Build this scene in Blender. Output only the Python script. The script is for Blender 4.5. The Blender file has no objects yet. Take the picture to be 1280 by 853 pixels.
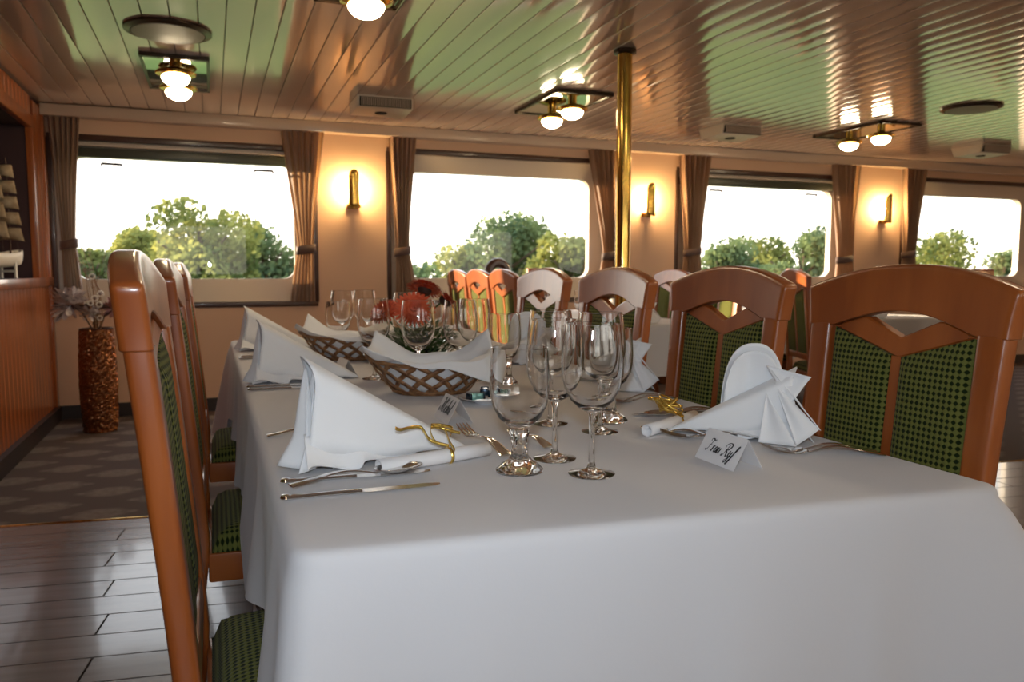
import bpy, bmesh, math, random
from mathutils import Vector, Matrix
random.seed(7)
C = bpy.context.scene.collection
S = bpy.context.scene
PI = math.pi
# ---------------------------------------------------------------- camera, world, sun, exposure
H = 1.08
cd = bpy.data.cameras.new('camera'); cam = bpy.data.objects.new('camera', cd); C.objects.link(cam); S.camera = cam
cd.sensor_width = 36.0; cd.lens = 980.0 / 1280 * 36; cd.clip_start = 0.02; cd.clip_end = 500
cam.location = (0, 0, H); cam.rotation_euler = (math.radians(90 - 5.1), 0, math.radians(-20.9))
cd.dof.use_dof = True; cd.dof.focus_distance = 1.35; cd.dof.aperture_fstop = 7.0
S.view_settings.view_transform = 'Standard'; S.view_settings.look = 'None'
S.view_settings.exposure = 0.0; S.view_settings.gamma = 1.0
S.cycles.max_bounces = 14; S.cycles.transmission_bounces = 14; S.cycles.transparent_max_bounces = 16
S.cycles.diffuse_bounces = 5; S.cycles.glossy_bounces = 6; S.cycles.sample_clamp_indirect = 4.0
S.cycles.use_denoising = True
W = bpy.data.worlds.new('sky'); S.world = W; W.use_nodes = True
nt = W.node_tree; bg = nt.nodes['Background']
tc = nt.nodes.new('ShaderNodeTexCoord'); sp = nt.nodes.new('ShaderNodeSeparateXYZ'); cr = nt.nodes.new('ShaderNodeValToRGB')
nt.links.new(tc.outputs['Generated'], sp.inputs[0]); nt.links.new(sp.outputs[2], cr.inputs[0]); nt.links.new(cr.outputs[0], bg.inputs[0])
cr.color_ramp.elements[0].color = (1.0, 0.92, 0.78, 1); cr.color_ramp.elements[0].position = 0.0
cr.color_ramp.elements[1].color = (0.72, 0.84, 1.0, 1); cr.color_ramp.elements[1].position = 0.6
bg.inputs[1].default_value = 3.2
sd = bpy.data.lights.new('sun', 'SUN'); sd.energy = 16.0; sd.color = (1, 0.78, 0.5); sd.angle = math.radians(1.0)
sun = bpy.data.objects.new('sun', sd); C.objects.link(sun)
sun.rotation_euler = Vector((0.775, -0.61, -0.2)).to_track_quat('-Z', 'Y').to_euler()
# the photographer's on-camera flash
fd = bpy.data.lights.new('camera_flash', 'AREA'); fd.energy = 8.0; fd.size = 0.05; fd.color = (0.74, 0.87, 1.0)
fl = bpy.data.objects.new('camera_flash', fd); C.objects.link(fl)
fl.location = (-0.02, -0.02, H + 0.10); fl.rotation_euler = (math.radians(80), 0, math.radians(-20.9))

# ---------------------------------------------------------------- materials
def mat(name, col, rough=0.5, metal=0.0, coat=0.0, trans=0.0, ior=1.5, emit=None, es=0.0, noise=None, bump=None, sheen=0.0, spec=None):
    """noise=(scale xyz, dark colour, low, high)  bump=(scale xyz, strength, distance)"""
    m = bpy.data.materials.new(name); m.use_nodes = True; n = m.node_tree; b = n.nodes['Principled BSDF']
    b.inputs['Base Color'].default_value = (*col, 1); b.inputs['Roughness'].default_value = rough
    b.inputs['Metallic'].default_value = metal; b.inputs['Coat Weight'].default_value = coat
    b.inputs['Coat Roughness'].default_value = 0.08; b.inputs['Transmission Weight'].default_value = trans
    b.inputs['IOR'].default_value = ior
    if sheen: b.inputs['Sheen Weight'].default_value = sheen
    if spec is not None: b.inputs['Specular IOR Level'].default_value = spec
    if emit: b.inputs['Emission Color'].default_value = (*emit, 1); b.inputs['Emission Strength'].default_value = es
    if noise or bump: t = n.nodes.new('ShaderNodeTexCoord')
    def nz(scale):
        mp = n.nodes.new('ShaderNodeMapping'); mp.inputs['Scale'].default_value = scale
        n.links.new(t.outputs['Object'], mp.inputs[0])
        x = n.nodes.new('ShaderNodeTexNoise'); x.inputs['Scale'].default_value = 1.0; x.inputs['Detail'].default_value = 4
        n.links.new(mp.outputs[0], x.inputs['Vector']); return x.outputs['Fac']
    if noise:
        r = n.nodes.new('ShaderNodeValToRGB'); r.color_ramp.elements[0].color = (*noise[1], 1); r.color_ramp.elements[1].color = (*col, 1)
        r.color_ramp.elements[0].position = noise[2]; r.color_ramp.elements[1].position = noise[3]
        n.links.new(nz(noise[0]), r.inputs[0]); n.links.new(r.outputs[0], b.inputs['Base Color'])
    if bump:
        bp = n.nodes.new('ShaderNodeBump'); bp.inputs['Strength'].default_value = bump[1]; bp.inputs['Distance'].default_value = bump[2]
        n.links.new(nz(bump[0]), bp.inputs['Height']); n.links.new(bp.outputs[0], b.inputs['Normal'])
    return m

def fabric(name, ax):
    m = mat(name, (0.2, 0.24, 0.05), 0.9, sheen=0.05, spec=0.15); n = m.node_tree; b = n.nodes['Principled BSDF']
    t = n.nodes.new('ShaderNodeTexCoord'); s = n.nodes.new('ShaderNodeSeparateXYZ'); n.links.new(t.outputs['Object'], s.inputs[0])
    def M(op, a, c=None):
        x = n.nodes.new('ShaderNodeMath'); x.operation = op
        for i, v in enumerate((a, c)):
            if v is None: continue
            if isinstance(v, (int, float)): x.inputs[i].default_value = v
            else: n.links.new(v, x.inputs[i])
        return x.outputs[0]
    p, q = s.outputs[ax[0]], s.outputs[ax[1]]; k = 2 * PI / 0.022
    v = M('MULTIPLY', M('SINE', M('MULTIPLY', M('ADD', p, q), k)), M('SINE', M('MULTIPLY', M('SUBTRACT', p, q), k)))
    r = n.nodes.new('ShaderNodeValToRGB'); n.links.new(M('ADD', M('MULTIPLY', v, 0.5), 0.5), r.inputs[0])
    r.color_ramp.elements[0].position = 0.30; r.color_ramp.elements[0].color = (0.012, 0.02, 0.004, 1)
    r.color_ramp.elements[1].position = 0.55; r.color_ramp.elements[1].color = (0.15, 0.158, 0.036, 1)
    n.links.new(r.outputs[0], b.inputs['Base Color'])
    bp = n.nodes.new('ShaderNodeBump'); bp.inputs['Strength'].default_value = 0.6; bp.inputs['Distance'].default_value = 0.002
    n.links.new(v, bp.inputs['Height']); n.links.new(bp.outputs[0], b.inputs['Normal'])
    return m

def carpet_mat():
    m = mat('carpet', (0.09, 0.07, 0.06), 0.95); n = m.node_tree; b = n.nodes['Principled BSDF']
    t = n.nodes.new('ShaderNodeTexCoord')
    def vor(loc, sc, lo, hi):
        mp = n.nodes.new('ShaderNodeMapping'); mp.inputs['Location'].default_value = loc; mp.inputs['Scale'].default_value = sc
        n.links.new(t.outputs['Object'], mp.inputs[0])
        v = n.nodes.new('ShaderNodeTexVoronoi'); v.voronoi_dimensions = '2D'; v.inputs['Randomness'].default_value = 0; v.inputs['Scale'].default_value = 1
        n.links.new(mp.outputs[0], v.inputs['Vector'])
        r = n.nodes.new('ShaderNodeMapRange'); r.inputs[1].default_value = lo; r.inputs[2].default_value = hi; r.inputs[3].default_value = 1; r.inputs[4].default_value = 0
        n.links.new(v.outputs['Distance'], r.inputs[0]); return r.outputs[0]
    outs = [vor((0, 0, 0), (2.0, 2.6, 1), 0.17, 0.26), vor((0.5, 0.5, 0), (2.0, 2.6, 1), 0.17, 0.26), vor((0.5, 0, 0), (4.0, 5.2, 1), 0.06, 0.16)]
    acc = outs[0]
    for o in outs[1:]:
        x = n.nodes.new('ShaderNodeMath'); x.operation = 'MAXIMUM'; n.links.new(acc, x.inputs[0]); n.links.new(o, x.inputs[1]); acc = x.outputs[0]
    nz = n.nodes.new('ShaderNodeTexNoise'); nz.inputs['Scale'].default_value = 30; nz.inputs['Detail'].default_value = 5
    n.links.new(t.outputs['Object'], nz.inputs['Vector'])
    x = n.nodes.new('ShaderNodeMath'); x.operation = 'MULTIPLY'; n.links.new(acc, x.inputs[0]); n.links.new(nz.outputs['Fac'], x.inputs[1])
    mx = n.nodes.new('ShaderNodeMix'); mx.data_type = 'RGBA'; n.links.new(x.outputs[0], mx.inputs[0])
    mx.inputs[6].default_value = (0.085, 0.062, 0.055, 1); mx.inputs[7].default_value = (0.24, 0.195, 0.165, 1)
    n.links.new(mx.outputs[2], b.inputs['Base Color']); return m

def pane_mat(name='window_glass'):
    m = bpy.data.materials.new(name); m.use_nodes = True; n = m.node_tree; n.nodes.clear()
    o = n.nodes.new('ShaderNodeOutputMaterial'); mx = n.nodes.new('ShaderNodeMixShader'); f = n.nodes.new('ShaderNodeMath'); f.operation = 'POWER'; f.inputs[1].default_value = 5.0; lw = n.nodes.new('ShaderNodeLayerWeight'); lw.inputs[0].default_value = 0.5; n.links.new(lw.outputs['Facing'], f.inputs[0])
    ad = n.nodes.new('ShaderNodeMath'); ad.operation = 'MULTIPLY_ADD'; ad.inputs[1].default_value = 0.6; ad.inputs[2].default_value = 0.04; n.links.new(f.outputs[0], ad.inputs[0])
    a = n.nodes.new('ShaderNodeBsdfTransparent'); g = n.nodes.new('ShaderNodeBsdfGlossy'); g.inputs['Roughness'].default_value = 0.0
    n.links.new(ad.outputs[0], mx.inputs[0]); n.links.new(a.outputs[0], mx.inputs[1]); n.links.new(g.outputs[0], mx.inputs[2]); n.links.new(mx.outputs[0], o.inputs[0])
    return m

def leaf_mat(name, c1, c2):
    m = bpy.data.materials.new(name); m.use_nodes = True; n = m.node_tree; n.nodes.clear()
    o = n.nodes.new('ShaderNodeOutputMaterial'); mx = n.nodes.new('ShaderNodeMixShader'); mx.inputs[0].default_value = 0.45
    a = n.nodes.new('ShaderNodeBsdfDiffuse'); g = n.nodes.new('ShaderNodeBsdfTranslucent')
    t = n.nodes.new('ShaderNodeTexCoord'); z = n.nodes.new('ShaderNodeTexNoise'); z.inputs['Scale'].default_value = 0.5; z.inputs['Detail'].default_value = 5
    r = n.nodes.new('ShaderNodeValToRGB'); r.color_ramp.elements[0].color = (*c1, 1); r.color_ramp.elements[1].color = (*c2, 1)
    r.color_ramp.elements[0].position = 0.4; r.color_ramp.elements[1].position = 0.62
    n.links.new(t.outputs['Object'], z.inputs['Vector']); n.links.new(z.outputs['Fac'], r.inputs[0])
    n.links.new(r.outputs[0], a.inputs[0]); n.links.new(r.outputs[0], g.inputs[0])
    n.links.new(a.outputs[0], mx.inputs[1]); n.links.new(g.outputs[0], mx.inputs[2]); n.links.new(mx.outputs[0], o.inputs[0])
    return m

M = dict(
    wood=mat('cherry_wood', (0.39, 0.102, 0.017), 0.36, coat=0.8, noise=((14, 14, 2.2), (0.26, 0.058, 0.009), 0.35, 0.65)),
    panel=mat('panel_wood', (0.46, 0.13, 0.032), 0.3, coat=0.5, noise=((9, 9, 0.8), (0.24, 0.065, 0.02), 0.38, 0.62)),
    fab=fabric('green_fabric_back', (1, 2)), fabs=fabric('green_fabric_seat', (0, 1)),
    cloth=mat('table_linen', (0.62, 0.60, 0.61), 0.75, sheen=0.2, bump=((160, 160, 160), 0.06, 0.002)),
    napkin=mat('napkin_linen', (0.88, 0.885, 0.90), 0.8, sheen=0.2, bump=((40, 40, 40), 0.10, 0.004)),
    wall=mat('wall_beige', (0.68, 0.45, 0.31), 0.7, bump=((80, 80, 80), 0.03, 0.003)),
    ceil=mat('ceiling_gloss', (0.64, 0.48, 0.40), 0.13, coat=0.8, spec=0.7, bump=((5, 0.9, 1), 0.13, 0.006)),
    cornice=mat('cornice', (0.60, 0.47, 0.37), 0.4, coat=0.3),
    dark=mat('dark_wood', (0.055, 0.022, 0.014), 0.35, coat=0.3),
    frame=mat('beige_metal', (0.66, 0.56, 0.46), 0.35, coat=0.3),
    darkg=mat('dark_green_metal', (0.05, 0.055, 0.04), 0.4),
    base=mat('skirting', (0.03, 0.02, 0.018), 0.5),
    plank=mat('floor_laminate', (0.20, 0.165, 0.155), 0.27, coat=0.5, spec=0.8, noise=((2, 22, 1), (0.135, 0.11, 0.105), 0.3, 0.7)),
    carpet=carpet_mat(), pane=pane_mat(),
    brass=mat('polished_brass', (0.80, 0.52, 0.14), 0.14, metal=1.0, noise=((30, 30, 6), (0.45, 0.26, 0.05), 0.3, 0.6)),
    mirror=mat('mirror_plate', (0.55, 0.6, 0.5), 0.04, metal=1.0),
    plate=mat('dark_bronze', (0.05, 0.03, 0.02), 0.25, metal=0.6),
    globe=mat('lamp_globe', (1, 1, 1), 0.4, emit=(1, 0.80, 0.52), es=46.0),
    bulb=mat('lamp_bulb', (1, 1, 1), 0.4, emit=(1, 0.66, 0.28), es=650.0),
    curtain=mat('curtain', (0.34, 0.20, 0.125), 0.6, sheen=0.6, bump=((120, 120, 20), 0.1, 0.002)),
    tie=mat('curtain_tie', (0.09, 0.045, 0.035), 0.6, sheen=0.5),
    grey=mat('grille_grey', (0.28, 0.24, 0.2), 0.5), vent=mat('vent_shell', (0.62, 0.52, 0.42), 0.35), hole=mat('dark_hole', (0.01, 0.01, 0.01), 0.9),
    glass=mat('clear_glass', (1, 1, 1), 0.0, trans=1.0, ior=1.48),
    steel=mat('cutlery_steel', (0.72, 0.70, 0.68), 0.13, metal=1.0),
    cane=mat('cane', (0.33, 0.165, 0.07), 0.42, coat=0.3, noise=((60, 60, 60), (0.15, 0.06, 0.025), 0.35, 0.6)),
    paper=mat('card_paper', (0.80, 0.78, 0.78), 0.7), ink=mat('black_ink', (0.01, 0.01, 0.012), 0.6),
    gold=mat('gold_ribbon', (0.85, 0.60, 0.14), 0.2, metal=0.9),
    china=mat('white_china', (0.8, 0.8, 0.82), 0.15, coat=0.6),
    foil=mat('teal_foil', (0.35, 0.72, 0.72), 0.25, metal=0.7), foild=mat('dark_foil', (0.015, 0.03, 0.05), 0.25, metal=0.5), foils=mat('silver_foil', (0.8, 0.8, 0.82), 0.2, metal=0.9),
    petal=mat('rust_petal', (0.62, 0.075, 0.02), 0.6, noise=((60, 60, 60), (0.34, 0.02, 0.012), 0.35, 0.6)), core=mat('flower_core', (0.05, 0.02, 0.012), 0.8),
    orange=mat('orange_petal', (0.72, 0.12, 0.045), 0.6, noise=((60, 60, 60), (0.60, 0.06, 0.02), 0.35, 0.6)),
    green=mat('dark_foliage', (0.035, 0.09, 0.02), 0.55),
    vase=mat('hammered_copper', (0.22, 0.085, 0.035), 0.28, metal=0.8),
    dry=mat('dried_silk_petal', (0.68, 0.60, 0.57), 0.8, noise=((40, 40, 40), (0.20, 0.15, 0.17), 0.34, 0.5)), dryp=mat('pink_dried_petal', (0.45, 0.22, 0.20), 0.8),
    white=mat('cream_white', (0.8, 0.75, 0.66), 0.6), sail=mat('sailcloth', (0.46, 0.37, 0.25), 0.8, noise=((20, 20, 20), (0.28, 0.2, 0.12), 0.35, 0.65)),
    navy=mat('navy_velvet', (0.012, 0.008, 0.035), 0.8), maroon=mat('niche_back', (0.045, 0.018, 0.022), 0.7),
    grass=mat('grass', (0.10, 0.145, 0.018), 0.9, noise=((0.3, 0.3, 0.3), (0.05, 0.085, 0.012), 0.35, 0.65)),
    mud=mat('river_mud', (0.17, 0.12, 0.08), 0.8, noise=((0.5, 0.5, 0.5), (0.10, 0.075, 0.05), 0.35, 0.65)),
    bark=mat('bark', (0.09, 0.06, 0.04), 0.9),
    leafa=leaf_mat('leaf_green', (0.10, 0.14, 0.05), (0.34, 0.34, 0.10)), leafb=leaf_mat('leaf_blue_green', (0.09, 0.14, 0.075), (0.22, 0.27, 0.11)),
    box=mat('menu_box_red', (0.38, 0.12, 0.07), 0.5),
)

_m = M['curtain']; _n = _m.node_tree; _o = _n.nodes['Material Output']; _t = _n.nodes.new('ShaderNodeBsdfTranslucent'); _t.inputs[0].default_value = (0.45, 0.27, 0.14, 1)
_x = _n.nodes.new('ShaderNodeMixShader'); _x.inputs[0].default_value = 0.32
_n.links.new(_n.nodes['Principled BSDF'].outputs[0], _x.inputs[1]); _n.links.new(_t.outputs[0], _x.inputs[2]); _n.links.new(_x.outputs[0], _o.inputs[0])
M['wood'].node_tree.nodes['Principled BSDF'].inputs['Coat Roughness'].default_value = 0.18
# ---------------------------------------------------------------- helpers
class MB:
    def __init__(s): s.bm = bmesh.new()
    def add(s, vs, fs):
        b = [s.bm.verts.new(v) for v in vs]
        for f in fs:
            try: s.bm.faces.new([b[i] for i in f])
            except ValueError: pass
        return b
    def box(s, x0, x1, y0, y1, z0, z1):
        v = [(x, y, z) for x in (x0, x1) for y in (y0, y1) for z in (z0, z1)]
        s.add(v, [(0, 1, 3, 2), (4, 6, 7, 5), (0, 4, 5, 1), (2, 3, 7, 6), (0, 2, 6, 4), (1, 5, 7, 3)]); return s
    def lathe(s, prof, n=24, c=(0, 0, 0), closed=False, mat=None):
        vs = []; m = len(prof)
        for i in range(n):
            a = 2 * PI * i / n
            for r, z in prof:
                p = Vector((r * math.cos(a), r * math.sin(a), z))
                if mat is not None: p = mat @ p
                vs.append(p + Vector(c))
        fs = []
        for i in range(n):
            for k in range(m if closed else m - 1):
                k2 = (k + 1) % m; j = (i + 1) % n
                fs.append((i * m + k, j * m + k, j * m + k2, i * m + k2))
        if not closed:
            fs.append(tuple(i * m for i in reversed(range(n)))); fs.append(tuple(i * m + m - 1 for i in range(n)))
        s.add(vs, fs); return s
    def grid(s, P, nu, nv, cyc=False):
        vs = [P(i / nu, j / nv) for i in range(nu + (0 if cyc else 1)) for j in range(nv + 1)]; m = nv + 1; N = nu if cyc else nu + 1
        s.add(vs, [(i * m + j, ((i + 1) % N) * m + j, ((i + 1) % N) * m + j + 1, i * m + j + 1) for i in range(nu) for j in range(nv)]); return s
    def tube(s, pts, rad, n=8, flat=1.0, up=Vector((0, 0, 1))):
        pts = [Vector(p) for p in pts]; vs = []; L = len(pts)
        for i, p in enumerate(pts):
            d = (pts[min(i + 1, L - 1)] - pts[max(i - 1, 0)]).normalized()
            a = d.cross(up); a = a.normalized() if a.length > 1e-4 else d.cross(Vector((1, 0, 0))).normalized(); b = a.cross(d)
            r = rad[i] if isinstance(rad, (list, tuple)) else rad
            for k in range(n):
                t = 2 * PI * k / n; vs.append(p + a * math.cos(t) * r + b * math.sin(t) * r * flat)
        fs = [(i * n + k, i * n + (k + 1) % n, (i + 1) * n + (k + 1) % n, (i + 1) * n + k) for i in range(L - 1) for k in range(n)]
        fs += [tuple(reversed(range(n))), tuple((L - 1) * n + k for k in range(n))]
        s.add(vs, fs); return s
    def slab(s, P, nu, nv, front, back):
        m = nv + 1; N = (nu + 1) * m; vs = []
        for side in (front, back):
            for i in range(nu + 1):
                for j in range(nv + 1):
                    y, z = P(i / nu, j / nv); vs.append((side(y, z, i / nu, j / nv), y, z))
        fs = []
        for i in range(nu):
            for j in range(nv):
                a = (i * m + j, (i + 1) * m + j, (i + 1) * m + j + 1, i * m + j + 1)
                fs.append(a); fs.append(tuple(N + q for q in reversed(a)))
        for i in range(nu):
            fs.append((i * m, N + i * m, N + (i + 1) * m, (i + 1) * m)); a = i * m + nv; b = (i + 1) * m + nv
            fs.append((a, b, N + b, N + a))
        for j in range(nv):
            fs.append((j, j + 1, N + j + 1, N + j)); a = nu * m + j
            fs.append((a, N + a, N + a + 1, a + 1))
        s.add(vs, fs); return s
    def bevel(s, w, seg=2, ang=50, keep=None):
        bmesh.ops.recalc_face_normals(s.bm, faces=s.bm.faces)
        e = [e for e in s.bm.edges if len(e.link_faces) == 2 and e.calc_face_angle(0) > math.radians(ang) and (keep is None or keep(e))]
        bmesh.ops.bevel(s.bm, geom=e, offset=w, segments=seg, affect='EDGES', profile=0.5); return s
    def build(s, name, m, parent=None, smooth=True, solid=None, sub=0, recalc=True):
        if recalc: bmesh.ops.recalc_face_normals(s.bm, faces=s.bm.faces)
        me = bpy.data.meshes.new(name); s.bm.to_mesh(me); s.bm.free()
        o = bpy.data.objects.new(name, me); C.objects.link(o)
        me.materials.append(M[m] if isinstance(m, str) else m)
        if smooth:
            me.polygons.foreach_set('use_smooth', [True] * len(me.polygons))
            try: me.set_sharp_from_angle(angle=math.radians(40))
            except Exception: pass
        if solid: x = o.modifiers.new('solid', 'SOLIDIFY'); x.thickness = solid; x.offset = 0
        if sub: x = o.modifiers.new('sub', 'SUBSURF'); x.levels = sub; x.render_levels = sub
        if parent: o.parent = parent
        return o

def tag(o, label=None, cat=None, group=None, kind=None):
    if label: o['label'] = label
    if cat: o['category'] = cat
    if group: o['group'] = group
    if kind: o['kind'] = kind
    return o
def empty(name, loc=(0, 0, 0), rz=0):
    o = bpy.data.objects.new(name, None); C.objects.link(o); o.location = loc; o.rotation_euler = (0, 0, rz); o.empty_display_size = 0.1; return o
def copy_tree(o, parent=None):
    c = o.copy(); C.objects.link(c); c.parent = parent
    for ch in [x for x in KIDS.get(o.name, [])] or list(o.children): copy_tree(ch, c)
    return c
KIDS = {}
def put(o, loc, rz=0, label=None, group=None):
    o.location = loc; o.rotation_euler = (0, 0, rz)
    if label: o['label'] = label
    if group: o['group'] = group
    return o
def boxobj(name, m, parent, *b, bev=0.0, smooth=False):
    q = MB(); q.box(*b)
    if bev: q.bevel(bev)
    return q.build(name, m, parent, smooth=bool(bev))
def struct(o): o['kind'] = 'structure'; return o

# ---------------------------------------------------------------- structure
XL, XR, YF, YB, ZC = -1.08, 11.0, 6.46, -2.6, 2.25
floor = struct(boxobj('floor', 'base', None, XL - 0.1, XR, YB, YF + 0.15, -0.06, -0.012))
# carpet area and planks are laid at a slight angle to the hull
TH = math.radians(-8.0)
def edge_y(x): return 3.68 - 0.14 * x
cp = MB(); cp.add([(XL, edge_y(XL), 0), (XR, edge_y(XR), 0), (XR, YF, 0), (XL, YF, 0), (XL, edge_y(XL), -0.012), (XR, edge_y(XR), -0.012), (XR, YF, -0.012), (XL, YF, -0.012)],
                  [(0, 1, 2, 3), (7, 6, 5, 4), (0, 4, 5, 1), (1, 5, 6, 2), (2, 6, 7, 3), (3, 7, 4, 0)])
cp.build('carpet', 'carpet', floor, smooth=False)
st = MB(); st.tube([(XL, edge_y(XL), 0.0), (XR, edge_y(XR), 0.0)], 0.012, n=8, flat=0.4); st.build('edge_strip', 'brass', floor)
pm = MB(); pm.box(-0.60, 0.60, -0.0715, 0.0715, -0.010, 0.0); pm.bevel(0.0012, 1)
p0 = pm.build('floor_plank', 'plank', floor, smooth=False); first = True
row = 0
ux, uy = math.cos(TH), math.sin(TH)
while row < 30:
    off = -(0.0735 + 0.147 * row) / math.cos(TH)
    sh = 0.6 if row % 2 else 0.0
    sh += {0: 0.0, 1: 0.1}.get(row % 2, 0) + random.uniform(-0.05, 0.05)
    for k in range(-3, 8):
        s = k * 1.205 + sh - 0.45
        x = s * ux; y = 3.68 + off + s * uy
        if x < XL - 0.45 or x > 6.6 or y > 4.9 or y < -0.9: continue
        if row > 17 and x > 2.6: continue
        o = p0 if first else p0.copy()
        if not first: C.objects.link(o)
        first = False
        o.location = (x, y, 0); o.rotation_euler = (0, 0, TH)
    row += 1
# far wall with four window openings
WIN = [(-1.05, 0.785, 0.83, 2.03), (1.38, 3.53, 0.83, 2.06), (4.14, 6.28, 0.83, 2.03), (6.96, 9.10, 0.83, 2.06)]
GL = [(-0.93, 0.63), (1.57, 3.25), (4.36, 6.06), (7.15, 8.86)]
def wall_with(name, y0, y1, wins, m='wall'):
    q = MB(); q.box(XL - 0.12, XR, y0, y1, -0.05, 0.83); q.box(XL - 0.12, XR, y0, y1, 2.06, 2.42)
    xs = [XL - 0.12] + [v for w in wins for v in (w[0], w[1])] + [XR]
    for i in range(0, len(xs), 2): q.box(xs[i], xs[i + 1], y0, y1, 0.83, 2.06)
    for w in wins:
        if w[3] < 2.06: q.box(w[0], w[1], y0, y1, w[3], 2.06)
    return struct(q.build(name, m, None, smooth=False))
wf = wall_with('wall_far', YF, YF + 0.16, WIN)
wr = wall_with('wall_near', YB - 0.16, YB, WIN)
struct(boxobj('wall_right', 'wall', None, XR, XR + 0.12, YB - 0.16, YF + 0.16, -0.05, 2.42))
def rrect(x0, x1, z0, z1, r, n=6):
    pts = []
    for cx, cz, a0 in ((x1 - r, z1 - r, 0), (x0 + r, z1 - r, 90), (x0 + r, z0 + r, 180), (x1 - r, z0 + r, 270)):
        for i in range(n + 1):
            a = math.radians(a0 + 90 * i / n); pts.append((cx + r * math.cos(a), cz + r * math.sin(a)))
    return pts
def window(n, w, g, ya, yin, zt, dark_top):
    """ya: wall face, yin: +1 outward direction sign"""
    d = yin; e = struct(empty('window_%d' % n, ((w[0] + w[1]) / 2, ya, w[2])))
    ox, oz = (w[0] + w[1]) / 2, w[2]
    def B(name, m, x0, x1, ya_, yb_, z0, z1, bev=0.003):
        y0, y1 = sorted((ya_ * d, yb_ * d)); return boxobj(name, m, e, x0 - ox, x1 - ox, y0, y1, z0 - oz, z1 - oz, bev=bev)
    # thin dark casing lining the opening and standing slightly proud of the wall
    B('dark_casing', 'dark', w[0] - 0.012, w[1] + 0.012, -0.012, 0.05, w[2] - 0.03, w[2] + 0.012)
    B('dark_casing', 'dark', w[0] - 0.012, w[1] + 0.012, -0.012, 0.05, w[3] - 0.012, w[3] + 0.03)
    B('dark_casing', 'dark', w[0] - 0.02, w[0] + 0.015, -0.012, 0.12, w[2], w[3])
    B('dark_casing', 'dark', w[1] - 0.015, w[1] + 0.02, -0.012, 0.12, w[2], w[3])
    # pressed metal frame with a rounded light
    q = MB(); out = rrect(w[0] + 0.01, w[1] - 0.01, w[2] + 0.01, w[3] - 0.01, 0.005); inn = rrect(g[0], g[1], 1.02, zt, 0.09)
    L = len(out); vs = []
    ys = (0.05, 0.075, 0.14)
    for (pl, y) in ((out, ys[0]), (inn, ys[1]), (inn, ys[2]), (out, ys[2])):
        vs += [(x - ox, y * d, z - oz) for x, z in pl]
    q.add(vs, [(a * L + i, a * L + (i + 1) % L, ((a + 1) % 4) * L + (i + 1) % L, ((a + 1) % 4) * L + i) for a in range(4) for i in range(L)])
    q.build('metal_frame', 'frame', e)
    q = MB(); pp = rrect(g[0] + 0.002, g[1] - 0.002, 1.022, zt - 0.002, 0.088); L = len(pp)
    q.add([(x - ox, 0.118 * d, z - oz) for x, z in pp] , [tuple(range(L))]); q.build('glass_pane', 'pane', e, smooth=False)
    if dark_top:
        B('blind_cassette', 'darkg', w[0] + 0.03, w[1] - 0.03, 0.02, 0.07, zt - 0.005, zt + 0.062)
        B('blind_rail', 'frame', w[0] + 0.03, w[1] - 0.03, 0.0, 0.055, zt + 0.070, zt + 0.082)
    for k, fx in enumerate((0.17, 0.86)):
        xx = g[0] + (g[1] - g[0]) * fx; q = MB()
        q.tube([(xx - 0.07 - ox, 0.112 * d, 1.862 - oz), (xx - 0.065 - ox, 0.10 * d, 1.87 - oz), (xx + 0.065 - ox, 0.10 * d, 1.868 - oz), (xx + 0.07 - ox, 0.112 * d, 1.858 - oz)], 0.010, 6)
        if n in (1, 3): q.build('window_handle', 'dark', e)
        else: q.bm.free()
    return e
for i, w in enumerate(WIN): window(i + 1, w, GL[i], YF, 1, 1.91, i in (0, 2))
for i, w in enumerate(WIN): window(i + 5, w, GL[i], YB, -1, 1.91, False)
struct(boxobj('trim_1', 'cornice', None, XL, XR, YF - 0.10, YF, 2.165, 2.245, bev=0.006))
struct(boxobj('baseboard_far', 'base', None, XL, XR, YF - 0.015, YF, 0, 0.10))
# left wall: wainscot strips, rail, display niche
NY0, NY1, NZ0, NZ1 = 3.9, 6.03, 1.03, 2.03
q = MB(); x0, x1 = XL - 0.42, XL - 0.02
q.box(x0, x1, YB - 0.16, NY0, -0.05, 2.42); q.box(x0, x1, NY1, YF + 0.16, -0.05, 2.42)
q.box(x0, x1, NY0, NY1, -0.05, NZ0); q.box(x0, x1, NY0, NY1, NZ1, 2.42); q.box(x0, x0 + 0.02, NY0, NY1, NZ0, NZ1)
wl = struct(q.build('wall_left', 'maroon', None, smooth=False))
sm = {}
def strip(h, z0, y, name='wall_panel'):
    if (h, name) not in sm:
        q = MB(); q.box(0, 0.018, -0.047, 0.047, 0, h); q.bevel(0.003, 1); o = q.build(name, 'panel', wl, smooth=False); sm[(h, name)] = o
    else:
        o = sm[(h, name)].copy(); C.objects.link(o)
    o.location = (XL - 0.02, y, z0); return o
y = 3.0
while y < 6.42:
    strip(0.88, 0.10, y)
    if NY0 < y < NY1: strip(0.13, 2.10, y, 'upper_panel')
    else:
        if y > NY1 + 0.1 or y < NY0 - 0.1: strip(1.19, 1.03, y, 'side_panel')
    y += 0.097
for nm, b in (('sill_rail', (XL - 0.03, XL + 0.022, 3.0, YF - 0.02, 0.975, 1.035)), ('niche_head', (XL - 0.03, XL + 0.012, NY0, NY1 + 0.05, 2.02, 2.10)),
              ('niche_jamb', (XL - 0.03, XL + 0.012, NY1 - 0.01, NY1 + 0.09, 1.03, 2.03)), ('niche_jamb', (XL - 0.03, XL + 0.012, NY0 - 0.09, NY0 + 0.01, 1.03, 2.03))):
    boxobj(nm, 'panel', wl, *b, bev=0.004)
boxobj('niche_floor', 'navy', wl, XL - 0.40, XL - 0.02, NY0, NY1, NZ0 - 0.004, NZ0 + 0.004)
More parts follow.
